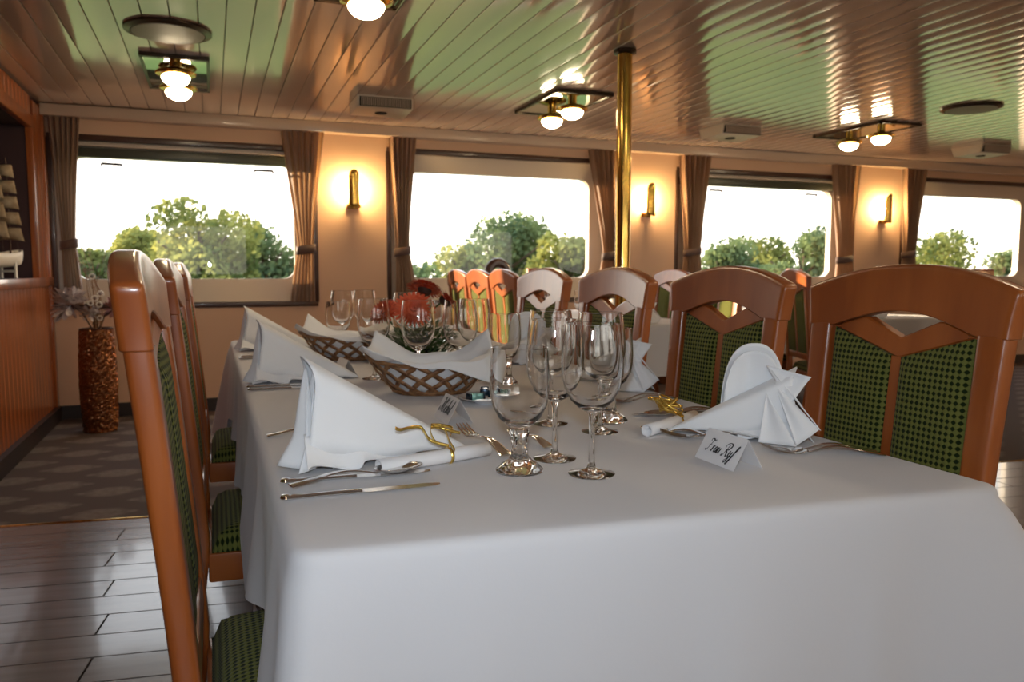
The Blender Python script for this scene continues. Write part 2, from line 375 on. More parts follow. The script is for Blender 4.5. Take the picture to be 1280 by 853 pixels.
boxobj('corner_post', 'panel', wl, XL - 0.02, XL + 0.014, YF - 0.07, YF - 0.001, 0.1, 2.24, bev=0.004)
struct(boxobj('baseboard_left', 'base', None, XL - 0.02, XL + 0.03, YB, YF - 0.016, 0, 0.10))
# ceiling: one board after another
ce = struct(boxobj('ceiling', 'dark', None, XL - 0.1, XR, YB, YF + 0.15, ZC + 0.012, ZC + 0.05))
q = MB(); prof = [(-0.0585, 0.012), (-0.0585, 0.003)] + [(-0.0565 + 0.113 * i / 8, -0.0014 * (1 - ((i - 4) / 4) ** 2)) for i in range(9)] + [(0.0585, 0.003), (0.0585, 0.012)]
ny = 24
q.grid(lambda u, v: (prof[round(v * 12)][0], YB + (YF - 0.02 - YB) * u, prof[round(v * 12)][1]), ny, 12)
b0 = q.build('ceiling_board', 'ceil', ce)
k = 0; x = -1.045
while x < XR - 0.05:
    o = b0 if k == 0 else b0.copy()
    if k: C.objects.link(o)
    o.location = (x, 0, ZC); k += 1; x += 0.1205

# ---------------------------------------------------------------- outside
gr = MB(); gr.box(-80, 160, 12.6, 130, -2.1, -1.9); tag(gr.build('meadow', 'grass', None, smooth=False), kind='structure')
gr = MB(); gr.box(-80, 160, 6.9, 12.6, -2.3, -2.05); tag(gr.build('river_bank', 'mud', None, smooth=False), kind='structure')
gr = MB(); gr.box(-80, 160, -60, -3.0, -2.1, -1.9); tag(gr.build('meadow', 'grass', None, smooth=False), kind='structure')
def crown(q, c, r, n, size):
    for i in range(n):
        while True:
            p = Vector((random.uniform(-1, 1), random.uniform(-1, 1), random.uniform(-1, 1)))
            if 0.25 < p.length < 1: break
        p = Vector((c[0] + p.x * r[0], c[1] + p.y * r[1], c[2] + p.z * r[2]))
        a = Vector((random.uniform(-1, 1), random.uniform(-1, 1), random.uniform(-1, 1))).normalized(); b = a.orthogonal().normalized(); d = a.cross(b)
        s = size * random.uniform(0.5, 1.2)
        q.add([p + b * s, p + d * s * 0.7, p - b * s, p - d * s * 0.7], [(0, 1, 2, 3)])
def tree(x, y, top, wid, label, m='leafa', n=2600, seed=0):
    random.seed(seed + 11); t = empty('tree', (x, y, -1.9)); h = top + 1.9
    q = MB(); q.tube([(0, 0, -0.1), (0.05, 0, h * 0.4), (-0.05, 0, h * 0.8)], [0.28, 0.2, 0.06], 8)
    for k in range(5):
        a = k * 1.3; q.tube([(0, 0, h * 0.3 + k * 0.3), (math.cos(a) * wid * 0.35, math.sin(a) * wid * 0.3, h * 0.55 + k * 0.25)], [0.1, 0.04], 6)
    q.build('trunk', 'bark', t)
    q = MB(); nb = 11
    for k in range(nb):
        a = random.uniform(0, 2 * PI); rr = random.uniform(0.15, 1.0) * wid * 0.42; zz = random.uniform(0.25, 0.86)
        rr *= (1.15 - zz * 0.9); s = random.uniform(0.16, 0.26) * wid
        crown(q, (rr * math.cos(a) * 1.2, rr * math.sin(a), zz * h), (s, s, min(s * 0.8, h * (0.98 - zz) + 0.25)), n // nb, 0.17)
    f = q.build('leaf_crown', m, t, smooth=False, recalc=False); f['kind'] = 'stuff'
    tag(t, label, 'tree', 'trees beyond the windows'); return t
def bear(px, y): return y * math.tan(math.radians(20.9) + math.atan((px - 640) / 984.0))
def ztop(py, y, px): 
    x = bear(px, y); dep = x * math.sin(math.radians(20.9)) + y * math.cos(math.radians(20.9)); return H + (341 - py) / 984.0 * dep * 1.0
TR = [(252, 246, 135, 'a', 'tallest tree, rounded crown, seen through the leftmost window'), (188, 272, 100, 'a', 'yellowish tree left of the tallest one in the leftmost window'),
      (330, 286, 90, 'b', 'lower bluish tree at the right of the leftmost window'), (112, 306, 60, 'a', 'small tree beside the left curtain of the leftmost window'),
      (635, 270, 120, 'b', 'tallest tree in the second window from the left'), (585, 300, 70, 'a', 'smaller tree left of the tallest in the second window'), (712, 292, 95, 'a', 'tree by the right curtain in the second window'),
      (905, 300, 80, 'b', 'left tree in the third window from the left'), (948, 292, 80, 'a', 'middle tree in the third window from the left'), (1005, 286, 90, 'b', 'right tree in the third window from the left'),
      (1180, 282, 100, 'a', 'big round tree in the rightmost window'), (1255, 316, 60, 'b', 'small tree at the right of the rightmost window')]
for i, (px, py, wpx, kk, lb) in enumerate(TR):
    yy = 36 + (i % 3) * 5; x = bear(px, yy); dep = x * 0.357 + yy * 0.934
    tree(x, yy, ztop(py, yy, px), wpx / 984.0 * dep * 1.35, lb, 'leafa' if kk == 'a' else 'leafb', 5200 if i in (0, 4) else 4000, i)
q = MB(); random.seed(5)
for k in range(75):
    x = -25 + k * 2.0; crown(q, (x, 110 + random.uniform(-5, 5), 0.2), (3.0, 2, 1.6 + 2.2 * random.random()), 60, 0.7)
tag(q.build('hedge_row', 'leafb', None, smooth=False, recalc=False), 'distant dark hedge line on the horizon beyond the meadow', 'hedge', kind='stuff')
q = MB()
for k in range(60):
    x = -8 + k * 1.1; crown(q, (x, 27 + random.uniform(-0.8, 0.8), -1.0), (1.4, 0.7, 1.4 + 0.8 * random.random()), 90, 0.2)
tag(q.build('shrub_belt', 'leafa', None, smooth=False, recalc=False), 'low belt of green shrubs growing at the feet of the trees', 'shrubs', kind='stuff')

# ---------------------------------------------------------------- curtains
def curtain(lx_t, rx_t, lx_m, rx_m, lx_b, rx_b, zb, ztie, label, loose=False):
    yc = YF - 0.065; ox = (lx_t + rx_t) / 2; t = empty('curtain', (ox, yc, zb))
    zt = 2.163
    def lr(z):
        if z > ztie: 
            f = (z - ztie) / (zt - ztie); f = f ** 1.25
            return lx_m + (lx_t - lx_m) * f, rx_m + (rx_t - rx_m) * f
        f = (ztie - z) / (ztie - zb); f = f ** 0.7
        return lx_m + (lx_b - lx_m) * f, rx_m + (rx_b - rx_m) * f
    nf = 6
    def P(u, v):
        z = zb + (zt - zb) * v; l, r = lr(z); w = r - l
        ph = 2 * PI * nf * u; amp = 0.026 - 0.010 * math.exp(-((z - ztie) / 0.1) ** 2)
        x = l + w * (u + 0.012 * math.sin(ph * 1.0 + z * 3)); y = amp * math.sin(ph + 0.7 * math.sin(z * 4 + u * 3)) + 0.004 * math.sin(ph * 2.3)
        return (x - ox, y, z - zb)
    q = MB(); q.grid(P, 96, 30); q.build('drape', 'curtain', t)
    q = MB()
    def T(u, v):
        a = 2 * PI * u; w = (rx_m - lx_m) / 2 + 0.012; z = ztie + (v - 0.5) * 0.065 - zb + 0.012 * math.cos(a)
        return ((lx_m + rx_m) / 2 - ox + w * math.cos(a), 0.036 * math.sin(a), z)
    q.grid(T, 32, 2, cyc=True); q.build('tieback', 'tie', t, solid=0.004)
    tag(t, label, 'curtain', 'brown pleated curtains at the windows')
curtain(-1.045, -0.835, -0.99, -0.90, -0.99, -0.865, 0.84, 1.27, 'brown pleated curtain in the left corner beside the wood wall')
curtain(0.53, 0.86, 0.64, 0.765, 0.575, 0.765, 0.84, 1.25, 'brown curtain right of the leftmost window, lower part sunlit')
curtain(1.375, 1.60, 1.42, 1.53, 1.415, 1.60, 0.84, 1.24, 'brown curtain at the left edge of the second window')
curtain(3.17, 3.47, 3.33, 3.455, 3.27, 3.47, 0.84, 1.22, 'brown curtain just left of the brass pole')
curtain(4.12, 4.46, 4.19, 4.365, 4.16, 4.39, 0.84, 1.26, 'brown curtain at the left edge of the third window')
curtain(5.93, 6.28, 6.03, 6.22, 6.0, 6.27, 0.84, 1.20, 'brown curtain between the third window and the right wall lamp')
curtain(6.88, 7.20, 6.92, 7.09, 6.90, 7.12, 0.84, 1.26, 'brown curtain at the left edge of the rightmost window')

# ---------------------------------------------------------------- wall lamps
def sconce(x):
    t = empty('wall_lamp', (x, YF, 1.60))
    q = MB(); q.box(-0.045, 0.045, -0.02, 0, -0.02, 0.02); q.bevel(0.005); q.build('back_plate', 'brass', t)
    q = MB(); q.tube([(0, -0.01, 0), (0, -0.05, -0.005), (0, -0.10, 0.0)], 0.011, 10)
    q.tube([(-0.055, -0.07, 0.0), (0.055, -0.07, 0.0)], 0.016, 10); q.build('bracket', 'brass', t)
    q = MB()
    def P(u, v):
        a = (u - 0.5) * PI * 0.95; top = 0.265 + 0.04 * math.cos(a) ** 0.6 if v > 0.99 else 0.0
        z = 0.0 + v * 0.25; r = 0.042
        if v > 0.8: z = 0.2 + (v - 0.8) / 0.2 * (0.075 * max(0.0, math.cos(a)) ** 0.8 + 0.012)
        return (r * math.sin(a), -0.085 - r * math.cos(a) * 0.7, z)
    q.grid(P, 20, 15); q.build('shield', 'brass', t, solid=0.003)
    q = MB(); q.lathe([(0.0, 0.0), (0.022, 0.005), (0.024, 0.05), (0.0, 0.055)], 16, (0, -0.072, 0.01)); q.build('socket', 'brass', t)
    q = MB(); q.lathe([(0.001, 0.0), (0.014, 0.01), (0.02, 0.06), (0.014, 0.11), (0.001, 0.13)], 14, (0, -0.072, 0.075)); q.build('bulb', 'bulb', t)
    return t
for x, lb in ((1.083, 'brass wall lamp between the leftmost and second windows'), (3.80, 'brass wall lamp right of the brass pole'), (6.67, 'rightmost brass wall lamp, between third and fourth windows')):
    tag(sconce(x), lb, 'wall lamp', 'brass wall lamps between the windows')

# ---------------------------------------------------------------- ceiling lamps, discs, vents, pole
def ceil_lamp(cx, cy, globes, label, w=0.33, l=0.80):
    t = empty('ceiling_lamp', (cx, cy, ZC))
    q = MB(); q.box(-w / 2, w / 2, -l / 2, l / 2, -0.018, -0.003); q.build('mirror_plate', 'mirror', t, smooth=False)
    q = MB()
    for b in ((-w / 2 - 0.012, w / 2 + 0.012, -l / 2 - 0.012, -l / 2 + 0.02), (-w / 2 - 0.012, w / 2 + 0.012, l / 2 - 0.02, l / 2 + 0.012), (-w / 2 - 0.012, -w / 2 + 0.004, -l / 2, l / 2), (w / 2 - 0.004, w / 2 + 0.012, -l / 2, l / 2)):
        q.box(b[0], b[1], b[2], b[3], -0.024, -0.001)
    q.build('plate_rim', 'plate', t, smooth=False)
    for gy in globes:
        s = MB(); s.lathe([(0.03, 0), (0.03, -0.03), (0.06, -0.035), (0.10, -0.05), (0.108, -0.060), (0.104, -0.070), (0.078, -0.08), (0.0, -0.08)], 28, (0, gy, -0.018))
        so = s.build('lamp_ring', 'brass', t)
        g = MB(); pr = [(0.001, -0.078)] + [(0.074 * math.cos(a), -0.080 - 0.052 * math.sin(a)) for a in [i * PI / 2 / 8 for i in range(9)]]
        g.lathe(pr[:-1] + [(0.001, -0.132)], 28, (0, gy, -0.018)); g.build('glass_globe', 'globe', so)
    return tag(t, label, 'ceiling lamp', 'two-globe mirror-plate ceiling lamps')
ceil_lamp(-0.15, 5.13, (-0.30, 0.08), 'ceiling lamp with two globes above the leftmost window')
ceil_lamp(0.62, 3.12, (-0.20, 0.16), 'ceiling lamp cut by the top edge of the photo, nearest one')
ceil_lamp(2.31, 5.08, (-0.17, 0.17), 'two-globe ceiling lamp left of the brass pole top', w=0.38, l=0.74)
ceil_lamp(5.10, 5.15, (-0.17, 0.17), 'rightmost two-globe ceiling lamp, right of the brass pole', w=0.38, l=0.74)
for lx in (-0.30, 2.31, 5.10, 7.9):  # unseen lamps, added only to give the room more warm light
    for ly in (1.35, -0.9):
        if lx < 0 and ly > 0: continue
        ceil_lamp(lx, ly, (-0.17, 0.17), 'unseen ceiling lamp added for warm fill light, %s, %s' % ({-0.30: 'beside the wood wall', 2.31: 'in line with the brass pole', 5.10: 'over the right tables', 7.9: 'farthest right'}[lx], 'over the near table' if ly > 0 else 'by the near windows'), w=0.38, l=0.74)
for (x, y, r, lb) in ((-0.16, 4.27, 0.20, 'round flush ceiling disc behind the left ceiling lamp'), (5.12, 4.19, 0.20, 'round flush ceiling disc at the far right of the ceiling')):
    t = empty('ceiling_speaker', (x, y, ZC)); q = MB(); q.lathe([(0, 0), (r, 0), (r, -0.012), (r - 0.03, -0.02), (r - 0.03, -0.004), (0, -0.004)], 40); q.build('rim', 'plate', t)
    q = MB(); q.lathe([(0, -0.003), (r - 0.031, -0.003), (r - 0.035, -0.022), (0, -0.028)], 40); q.build('cover', 'grey', t)
    tag(t, lb, 'speaker', 'round ceiling discs')
def vent(cx, cy, lb, rz=0.0):
    t = empty('ceiling_vent', (cx, cy, ZC), rz)
    q = MB(); vs = [(-0.19, -0.17, 0), (0.19, -0.17, 0), (0.19, 0.17, 0), (-0.19, 0.17, 0), (-0.19, -0.15, -0.075), (0.19, -0.15, -0.075), (0.19, 0.13, -0.085), (-0.19, 0.13, -0.085)]
    q.add(vs, [(0, 3, 2, 1), (4, 5, 6, 7), (0, 1, 5, 4), (1, 2, 6, 5), (2, 3, 7, 6), (3, 0, 4, 7)]); q.bevel(0.005); q.build('vent_housing', 'vent', t)
    q = MB(); q.box(-0.175, 0.175, -0.170, -0.150, -0.070, -0.012); q.build('vent_mouth', 'hole', t, smooth=False)
    g = MB(); g.box(-0.0025, 0.0025, -0.178, -0.160, -0.068, -0.016); g0 = g.build('louvre', 'cornice', t, smooth=False)
    for k in range(26):
        o = g0 if k == 0 else g0.copy()
        if k: C.objects.link(o)
        o.location = (-0.162 + k * 0.01296, 0, 0)
    q = MB(); q.lathe([(0, 0), (0.045, 0), (0.04, -0.008), (0, -0.008)], 24, (0, 0.0, -0.077)); q.build('vent_button', 'hole', t)
    return tag(t, lb, 'ceiling vent', 'louvred ceiling vent boxes')
vent(1.13, 5.50, 'louvred vent box on the ceiling above the left wall lamp')
vent(4.02, 5.50, 'louvred vent box on the ceiling right of the brass pole'); vent(6.85, 5.48, 'louvred vent box on the ceiling at the far right')
t = empty('brass_pole', (2.085, 3.78, 0)); q = MB(); q.lathe([(0.040, 0.012), (0.040, 2.23)], 32); q.build('pole_shaft', 'brass', t)
q = MB(); q.lathe([(0.041, 2.222), (0.06, 2.228), (0.06, 2.247), (0.0, 2.247)], 32); q.build('top_collar', 'plate', t)
q = MB(); q.lathe([(0.0, 0.0), (0.07, 0.0), (0.07, 0.01), (0.041, 0.02)], 32); q.build('base_collar', 'brass', t)
tag(t, 'polished brass pole from floor to ceiling between table rows', 'pole')

# ---------------------------------------------------------------- chairs
def xb(z):
    if z < 0.45: return -0.075 * ((0.45 - z) / 0.45) ** 1.4
    return -0.054 * ((z - 0.45) / 0.60) ** 1.15
def curve(y): return -0.012 * (1 - (y / 0.23) ** 2)
def make_chair():
    t = empty('dining_chair')
    for s in (-1, 1):
        q = MB()
        def P(u, v):
            z = 0.972 * v; yi = 0.158 + (0.168 - 0.158) * v; yo = 0.205 + (0.224 - 0.205) * v ** 2
            if v < 0.45: yi += (0.45 - v) * 0.03
            return (s * (yi + (yo - yi) * u), z)
        q.slab(P, 3, 26, lambda y, z, u, v: xb(z) + 0.017, lambda y, z, u, v: xb(z) - 0.017); q.bevel(0.009, 3, 60, lambda e: abs((e.verts[0].co - e.verts[1].co).normalized().z) > 0.8); q.build('stile', 'wood', t)
    arch = lambda y: 0.968 + (0.037 * math.cos(PI / 2 * min(1, abs(y) / 0.165)) if abs(y) < 0.165 else 0)
    q = MB()
    def P(u, v):
        k = 2 * u - 1; zb_ = arch(k * 0.228); zt_ = 1.048 + 0.045 * (1 - abs(k) ** 2.0)
        return (k * (0.228 + 0.012 * v ** 1.5), zb_ + (zt_ - zb_) * v)
    q.slab(P, 32, 6, lambda y, z, u, v: xb(z) + 0.0195 + curve(y), lambda y, z, u, v: xb(z) - 0.0195 + curve(y)); q.bevel(0.009, 3, 60, lambda e: max(v.co.z - arch(v.co.y) for v in e.verts) > 0.004); q.bevel(0.002, 1, 60); q.build('crest_rail', 'wood', t)
    q = MB()
    def P(u, v):
        y = (2 * u - 1) * 0.166; b = 0.916 + 0.31 * abs(y); tp = min(arch(y) - 0.0015, 0.955 + 0.42 * abs(y)); return (y, b + (tp - b) * v)
    q.slab(P, 32, 3, lambda y, z, u, v: xb(z) + 0.012 + curve(y), lambda y, z, u, v: xb(z) - 0.012 + curve(y)); q.bevel(0.003, 1, 60); q.build('brace', 'wood', t)
    q = MB(); q.slab(lambda u, v: ((2 * u - 1) * 0.011, 0.53 + 0.39 * v), 1, 8, lambda y, z, u, v: xb(z) + 0.004, lambda y, z, u, v: xb(z) - 0.016); q.build('mullion', 'wood', t)
    for s in (-1, 1):
        q = MB()
        def P(u, v):
            y = 0.0115 + 0.149 * u; zt_ = 0.9155 + 0.31 * y; return (s * y, 0.545 + (zt_ - 0.545) * v)
        pf = lambda u, v: 0.010 * min(1, 4 * u * (1 - u) * 1.6) ** 0.5 * min(1, 12 * v * (1 - v)) ** 0.5
        q.slab(P, 12, 16, lambda y, z, u, v: xb(z) + 0.004 + pf(u, v), lambda y, z, u, v: xb(z) - 0.010 - pf(u, v) * 0.8); q.build('back_pad', 'fab', t)
    q = MB(); q.slab(lambda u, v: ((2 * u - 1) * 0.16, 0.505 + 0.042 * v), 1, 1, lambda y, z, u, v: xb(z) + 0.014, lambda y, z, u, v: xb(z) - 0.014); q.bevel(0.004); q.build('lower_rail', 'wood', t)
    q = MB()
    vs = []
    w0, w1 = 0.205, 0.225
    q.add([(0.012, -w0, 0.35), (0.43, -w1, 0.35), (0.43, w1, 0.35), (0.012, w0, 0.35), (0.012, -w0, 0.418), (0.43, -w1, 0.418), (0.43, w1, 0.418), (0.012, w0, 0.418)],
          [(0, 3, 2, 1), (4, 5, 6, 7), (0, 1, 5, 4), (1, 2, 6, 5), (2, 3, 7, 6), (3, 0, 4, 7)]); q.bevel(0.006); q.build('seat_frame', 'wood', t)
    q = MB()
    def P(u, v):
        w = w0 + (w1 - w0) * u - 0.004; e = (min(u, 1 - u, v, 1 - v)); k = min(1, e / 0.12); k = math.sqrt(max(0, 1 - (1 - k) ** 2))
        z = 0.419 + 0.048 * k + 0.022 * math.sin(PI * u) * math.sin(PI * v); return (0.02 + 0.41 * u, (2 * v - 1) * w, z)
    q.grid(P, 24, 24); q.add([P(i, j) for i, j in ((0, 0), (1, 0), (1, 1), (0, 1))], [(0, 1, 2, 3)]); q.build('seat_cushion', 'fabs', t)
    for s in (-1, 1):
        q = MB(); q.tube([(0.405, s * 0.2, 0), (0.405, s * 0.2, 0.352)], [0.019, 0.026], 4); q.bevel(0.003); q.build('leg', 'wood', t)
    return t
chair0 = make_chair(); ckids = list(chair0.children); KIDS[chair0.name] = ckids; cfirst = [True]
def chair(x, y, rz, label, group):
    if group == gl: x += 0.006
    if cfirst[0]: o = chair0; cfirst[0] = False
    else: o = copy_tree(chair0)
    put(o, (x, y, 0), rz, label, group); o['category'] = 'chair'; o.scale.z = 1.016 if group == gl else 1.0; return o
gl, gr_ = 'chairs on the left of the near table', 'chairs on the right of the near table'
chair(-0.046, 1.255, 0, 'wooden chair with green checked back, nearest on the left of the table', gl)
chair(-0.046, 2.105, 0, 'second green upholstered chair from the front on the left of the table', gl)
chair(-0.046, 3.03, 0, 'farthest chair on the left side of the near table', gl)
for y, lb in ((1.118, 'rightmost and largest cherry wood chair back, beside the near right table corner'), (1.667, 'second chair from the right along the near table, green checked back'),
              (2.26, 'pale sunlit chair back, third from the right along the near table'), (2.853, 'fourth chair from the right, farthest on the right side of the near table')):
    chair(1.168, y, PI + 0.0, lb, gr_)
gb = 'chairs at the tables behind'
chair(1.755, 4.60, 0, 'orange lit chair back just left of the pale fourth chair, at the back', gb)
chair(1.755, 5.09, 0, 'middle of the three small orange chair backs beneath the second window', gb)
chair(1.755, 5.58, 0, 'leftmost of the three small orange chair backs beneath the second window', gb)
chair(3.14, 4.42, PI, 'chair with bright sunlit crest behind the middle table', gb)
chair(3.14, 5.02, PI, 'farther chair behind the middle table, seen through chair openings', gb)
chair(3.64, 4.16, -0.35, 'orange lit chair with green back between the two big right chairs', gb)
chair(3.58, 4.90, 0.0, 'back chair beyond the orange one between the two big right chairs', gb)
chair(4.35, 3.55, 1.9, 'chair standing on the carpet at the right edge of the photo', gb)

# ---------------------------------------------------------------- tables and cloths
def table(x0, x1, y0, y1, label, zt=0.757):
    cx, cy = (x0 + x1) / 2, (y0 + y1) / 2; t = empty('dining_table', (cx, cy, 0)); a, b = (x1 - x0) / 2 - 0.006, (y1 - y0) / 2 - 0.006
    q = MB(); q.box(-a, a, -b, b, 0.725, zt - 0.003); q.bevel(0.008); q.build('table_top', 'wood', t)
    for sy in (-1, 1):
        q = MB(); q.box(-0.04, 0.04, sy * (b - 0.55) - 0.05, sy * (b - 0.55) + 0.05, 0.04, 0.725); q.bevel(0.005); q.build('column', 'dark', t)
        q = MB(); q.box(-0.12, 0.12, sy * (b - 0.55) - 0.10, sy * (b - 0.55) + 0.10, 0, 0.04); q.bevel(0.008); q.build('foot', 'dark', t)
    return tag(t, label, 'table')
def cloth(x0, x1, y0, y1, hem, label, skew=0.0, flare=None, zt=0.76, lift=(), seed=1):
    rng = random.Random(seed); cx, cy = (x0 + x1) / 2, (y0 + y1) / 2; r = 0.03; pts = []
    def seg(ax, ay, bx, by):
        L = math.hypot(bx - ax, by - ay); n = max(4, int(L / 0.014)); nx, ny_ = (by - ay) / L, -(bx - ax) / L
        for i in range(n): f = i / n; pts.append((ax + (bx - ax) * f, ay + (by - ay) * f, nx, ny_, f * L, L))
    def arc(ax, ay, a0):
        for i in range(8):
            a = math.radians(a0 + 90 * i / 8); pts.append((ax + r * math.cos(a), ay + r * math.sin(a), math.cos(a), math.sin(a), 0, 0))
    seg(x0 + r, y0, x1 - r, y0); arc(x1 - r, y0 + r, -90); seg(x1, y0 + r, x1, y1 - r); arc(x1 - r, y1 - r, 0)
    seg(x1 - r, y1, x0 + r, y1); arc(x0 + r, y1 - r, 90); seg(x0, y1 - r, x0, y0 + r); arc(x0 + r, y0 + r, 180)
    N = len(pts); cor = [(x0, y0), (x1, y0), (x1, y1), (x0, y1)]; fv = flare or (0.10, 0.15, 0.12, 0.12)
    ph = [rng.uniform(0, 6) for _ in range(4)]
    prof = [(-0.03, 0.0, 0), (-0.012, 0.0, 0), (-0.004, -0.002, 0), (0.002, -0.008, 0), (0.004, -0.018, 0)]
    nd = 16
    def hz(x, y):
        h = hem
        for (lx, ly, hw, hh) in lift:
            if abs(x - lx) < 0.25: h = max(h, hem + (hh - hem) * min(1, max(0, (hw + 0.10 - abs(y - ly)) / 0.10)))
        return h
    vs = []; M_ = len(prof) + nd
    for (x, y, nx, ny_, f, L) in pts:
        dc = [math.hypot(x - a, y - b) for a, b in cor]; k = min(range(4), key=lambda i: dc[i]); cf = math.exp(-(dc[k] / 0.085) ** 2)
        h = hz(x, y); s = x * 1.0 + y * 1.0
        side = 0.5 if (abs(ny_) > 0.9 and y < cy) else 1.0
        for (o, dz, _) in prof: vs.append((x + nx * o, y + ny_ * o, zt + dz))
        vx, vy = cor[k][0] - cx, cor[k][1] - cy; vl = 1.414; vx, vy = math.copysign(1, vx) / vl, math.copysign(1, vy) / vl
        for j in range(1, nd + 1):
            g = j / nd; z = zt - 0.018 - (zt - 0.018 - h) * g
            fold = side * g ** 1.2 * (0.011 * math.sin(s * 17 + ph[0]) + 0.007 * math.sin(s * 31 + ph[1]) + 0.004 * math.sin(s * 53 + ph[2]))
            o = 0.006 + fold + 0.012 * g
            cz = fv[k] * g ** 0.85 * cf
            vs.append((x + nx * o + vx * cz, y + ny_ * o + vy * cz, z - 0.05 * cf * g))
    fs = [(i * M_ + j, ((i + 1) % N) * M_ + j, ((i + 1) % N) * M_ + j + 1, i * M_ + j + 1) for i in range(N) for j in range(M_ - 1)]
    fs.append(tuple(i * M_ for i in range(N)))
    if skew:
        vs = [(x, y + (0.5 - (x - x0) / (x1 - x0)) * skew * min(1, max(0, (1.6 - y) / 0.7)), z) for x, y, z in vs]
    q = MB(); q.add(vs, fs); o = q.build('tablecloth', 'cloth', None)
    # object origin at the cloth's own centre
    o.data.transform(Matrix.Translation((-cx, -cy, -zt))); o.location = (cx, cy, zt)
    return tag(o, label, 'tablecloth')
table(0.080, 1.094, 0.90, 3.84, 'long dining table hidden under the near white cloth')
lifts = [(0.07, 1.255, 0.235, 0.500), (0.07, 2.105, 0.235, 0.50), (0.07, 3.03, 0.235, 0.50)] + [(1.09, yy, 0.235, 0.50) for yy in (1.118, 1.667, 2.26, 2.853)]
cloth(0.075, 1.100, 0.852, 3.85, 0.36, 'white linen cloth draped over the long near table', skew=0.085, flare=(0.07, 0.15, 0.12, 0.14), lift=lifts)
table(1.965, 2.88, 4.06, 5.9, 'middle dining table under a white cloth by the brass pole')
cloth(1.96, 2.885, 4.05, 5.91, 0.45, 'white linen cloth on the middle table behind the brass pole', flare=(0.04, 0.04, 0.04, 0.04), seed=3, lift=[(1.96, yy, 0.235, 0.5) for yy in (4.6, 5.08, 5.56)] + [(2.885, yy, 0.235, 0.5) for yy in (4.42, 5.02)])
table(3.905, 4.80, 4.0, 5.9, 'right dining table under a white cloth beneath the third window')
cloth(3.90, 4.805, 3.99, 5.91, 0.45, 'white linen cloth on the table beneath the third window', flare=(0.04, 0.04, 0.04, 0.04), seed=4, lift=[(3.9, yy, 0.26, 0.5) for yy in (4.15, 4.88)])
TZ = 0.7605

# ---------------------------------------------------------------- glasses
def make_glass(kind):
    if kind == 'goblet':
        t = empty('water_goblet')
        out = [(0.0, 0.0), (0.038, 0.0), (0.0385, 0.003), (0.030, 0.010), (0.020, 0.017), (0.0135, 0.026), (0.0125, 0.040), (0.0135, 0.055), (0.0165, 0.064), (0.0135, 0.069),
               (0.020, 0.075), (0.034, 0.087), (0.044, 0.107), (0.0475, 0.128), (0.048, 0.150), (0.0465, 0.178), (0.0455, 0.199)]
        inn = [(0.0435, 0.1995), (0.0445, 0.178), (0.046, 0.150), (0.0455, 0.128), (0.042, 0.108), (0.032, 0.091), (0.018, 0.081), (0.0, 0.077)]
        q = MB(); n = 32; prof = out + inn; vs = []; m = len(prof)
        for i in range(n):
            a = 2 * PI * i / n
            for r, z in prof:
                rr = r * (1 + (0.07 * math.cos(a * 8) if 0.001 < z < 0.075 and r < 0.036 else 0)); vs.append((rr * math.cos(a), rr * math.sin(a), z))
        q.add(vs, [(i * m + k, ((i + 1) % n) * m + k, ((i + 1) % n) * m + k + 1, i * m + k + 1) for i in range(n) for k in range(m - 1)])
    else:
        t = empty('wine_glass')
        out = [(0.0, 0.0), (0.036, 0.0), (0.037, 0.0015), (0.020, 0.005), (0.008, 0.010), (0.0048, 0.018), (0.0042, 0.05), (0.0045, 0.088), (0.007, 0.098), (0.020, 0.105), (0.034, 0.118),
               (0.044, 0.138), (0.0485, 0.160), (0.0485, 0.185), (0.046, 0.212), (0.0425, 0.238)]
        inn = [(0.0410, 0.2385), (0.0447, 0.212), (0.0472, 0.185), (0.0472, 0.160), (0.0425, 0.139), (0.032, 0.120), (0.018, 0.109), (0.0, 0.105)]
        q = MB(); n = 32; prof = out + inn; vs = []; m = len(prof)
        for i in range(n):
            a = 2 * PI * i / n; vs += [(r * math.cos(a), r * math.sin(a), z) for r, z in prof]
        q.add(vs, [(i * m + k, ((i + 1) % n) * m + k, ((i + 1) % n) * m + k + 1, i * m + k + 1) for i in range(n) for k in range(m - 1)])
    bmesh.ops.remove_doubles(q.bm, verts=q.bm.verts, dist=1e-5)
    q.build('goblet_body' if kind == 'goblet' else 'glass_body', 'glass', t)
    return t
gob0, wine0 = make_glass('goblet'), make_glass('wine'); used = {}
def glass(kind, x, y, label, z=TZ, group='glasses on the near table'):
    src = gob0 if kind == 'goblet' else wine0
    if kind in used: o = copy_tree(src)
    else: o = src; used[kind] = 1
    put(o, (x, y, z), random.uniform(0, 6), label, group); o['category'] = 'glass'; return o
glass('goblet', 0.452, 1.150, 'nearest clear water goblet with thick ribbed stem')
glass('wine', 0.551, 1.091, 'nearest tall wine glass, right of the front goblet')
glass('wine', 0.538, 1.205, 'wine glass directly between and behind the front goblet and front wine glass')
glass('wine', 0.655, 1.49, 'wine glass behind the front group, its rim the leftmost of the second pair')
glass('wine', 0.715, 1.38, 'wine glass behind the nearest wine glass, rim toward the right chairs')
glass('goblet', 0.785, 1.471, 'water goblet behind the front wine glasses beside the cutlery')
glass('goblet', 0.767, 2.072, 'water goblet behind the front goblet, right of the near basket')
glass('wine', 0.644, 2.092, 'left one of the two wine glasses behind the near basket napkin')
glass('wine', 0.715, 2.18, 'right one of the two wine glasses behind the near basket napkin')
glass('wine', 0.444, 2.31, 'wine glass in front of the left flowers, between the two baskets')
glass('wine', 0.534, 2.134, 'wine glass directly in front of the middle orange flower')
glass('goblet', 0.46, 3.128, 'leftmost water goblet, behind the far basket')
glass('wine', 0.50, 3.27, 'leftmost tall wine glass behind the far basket')
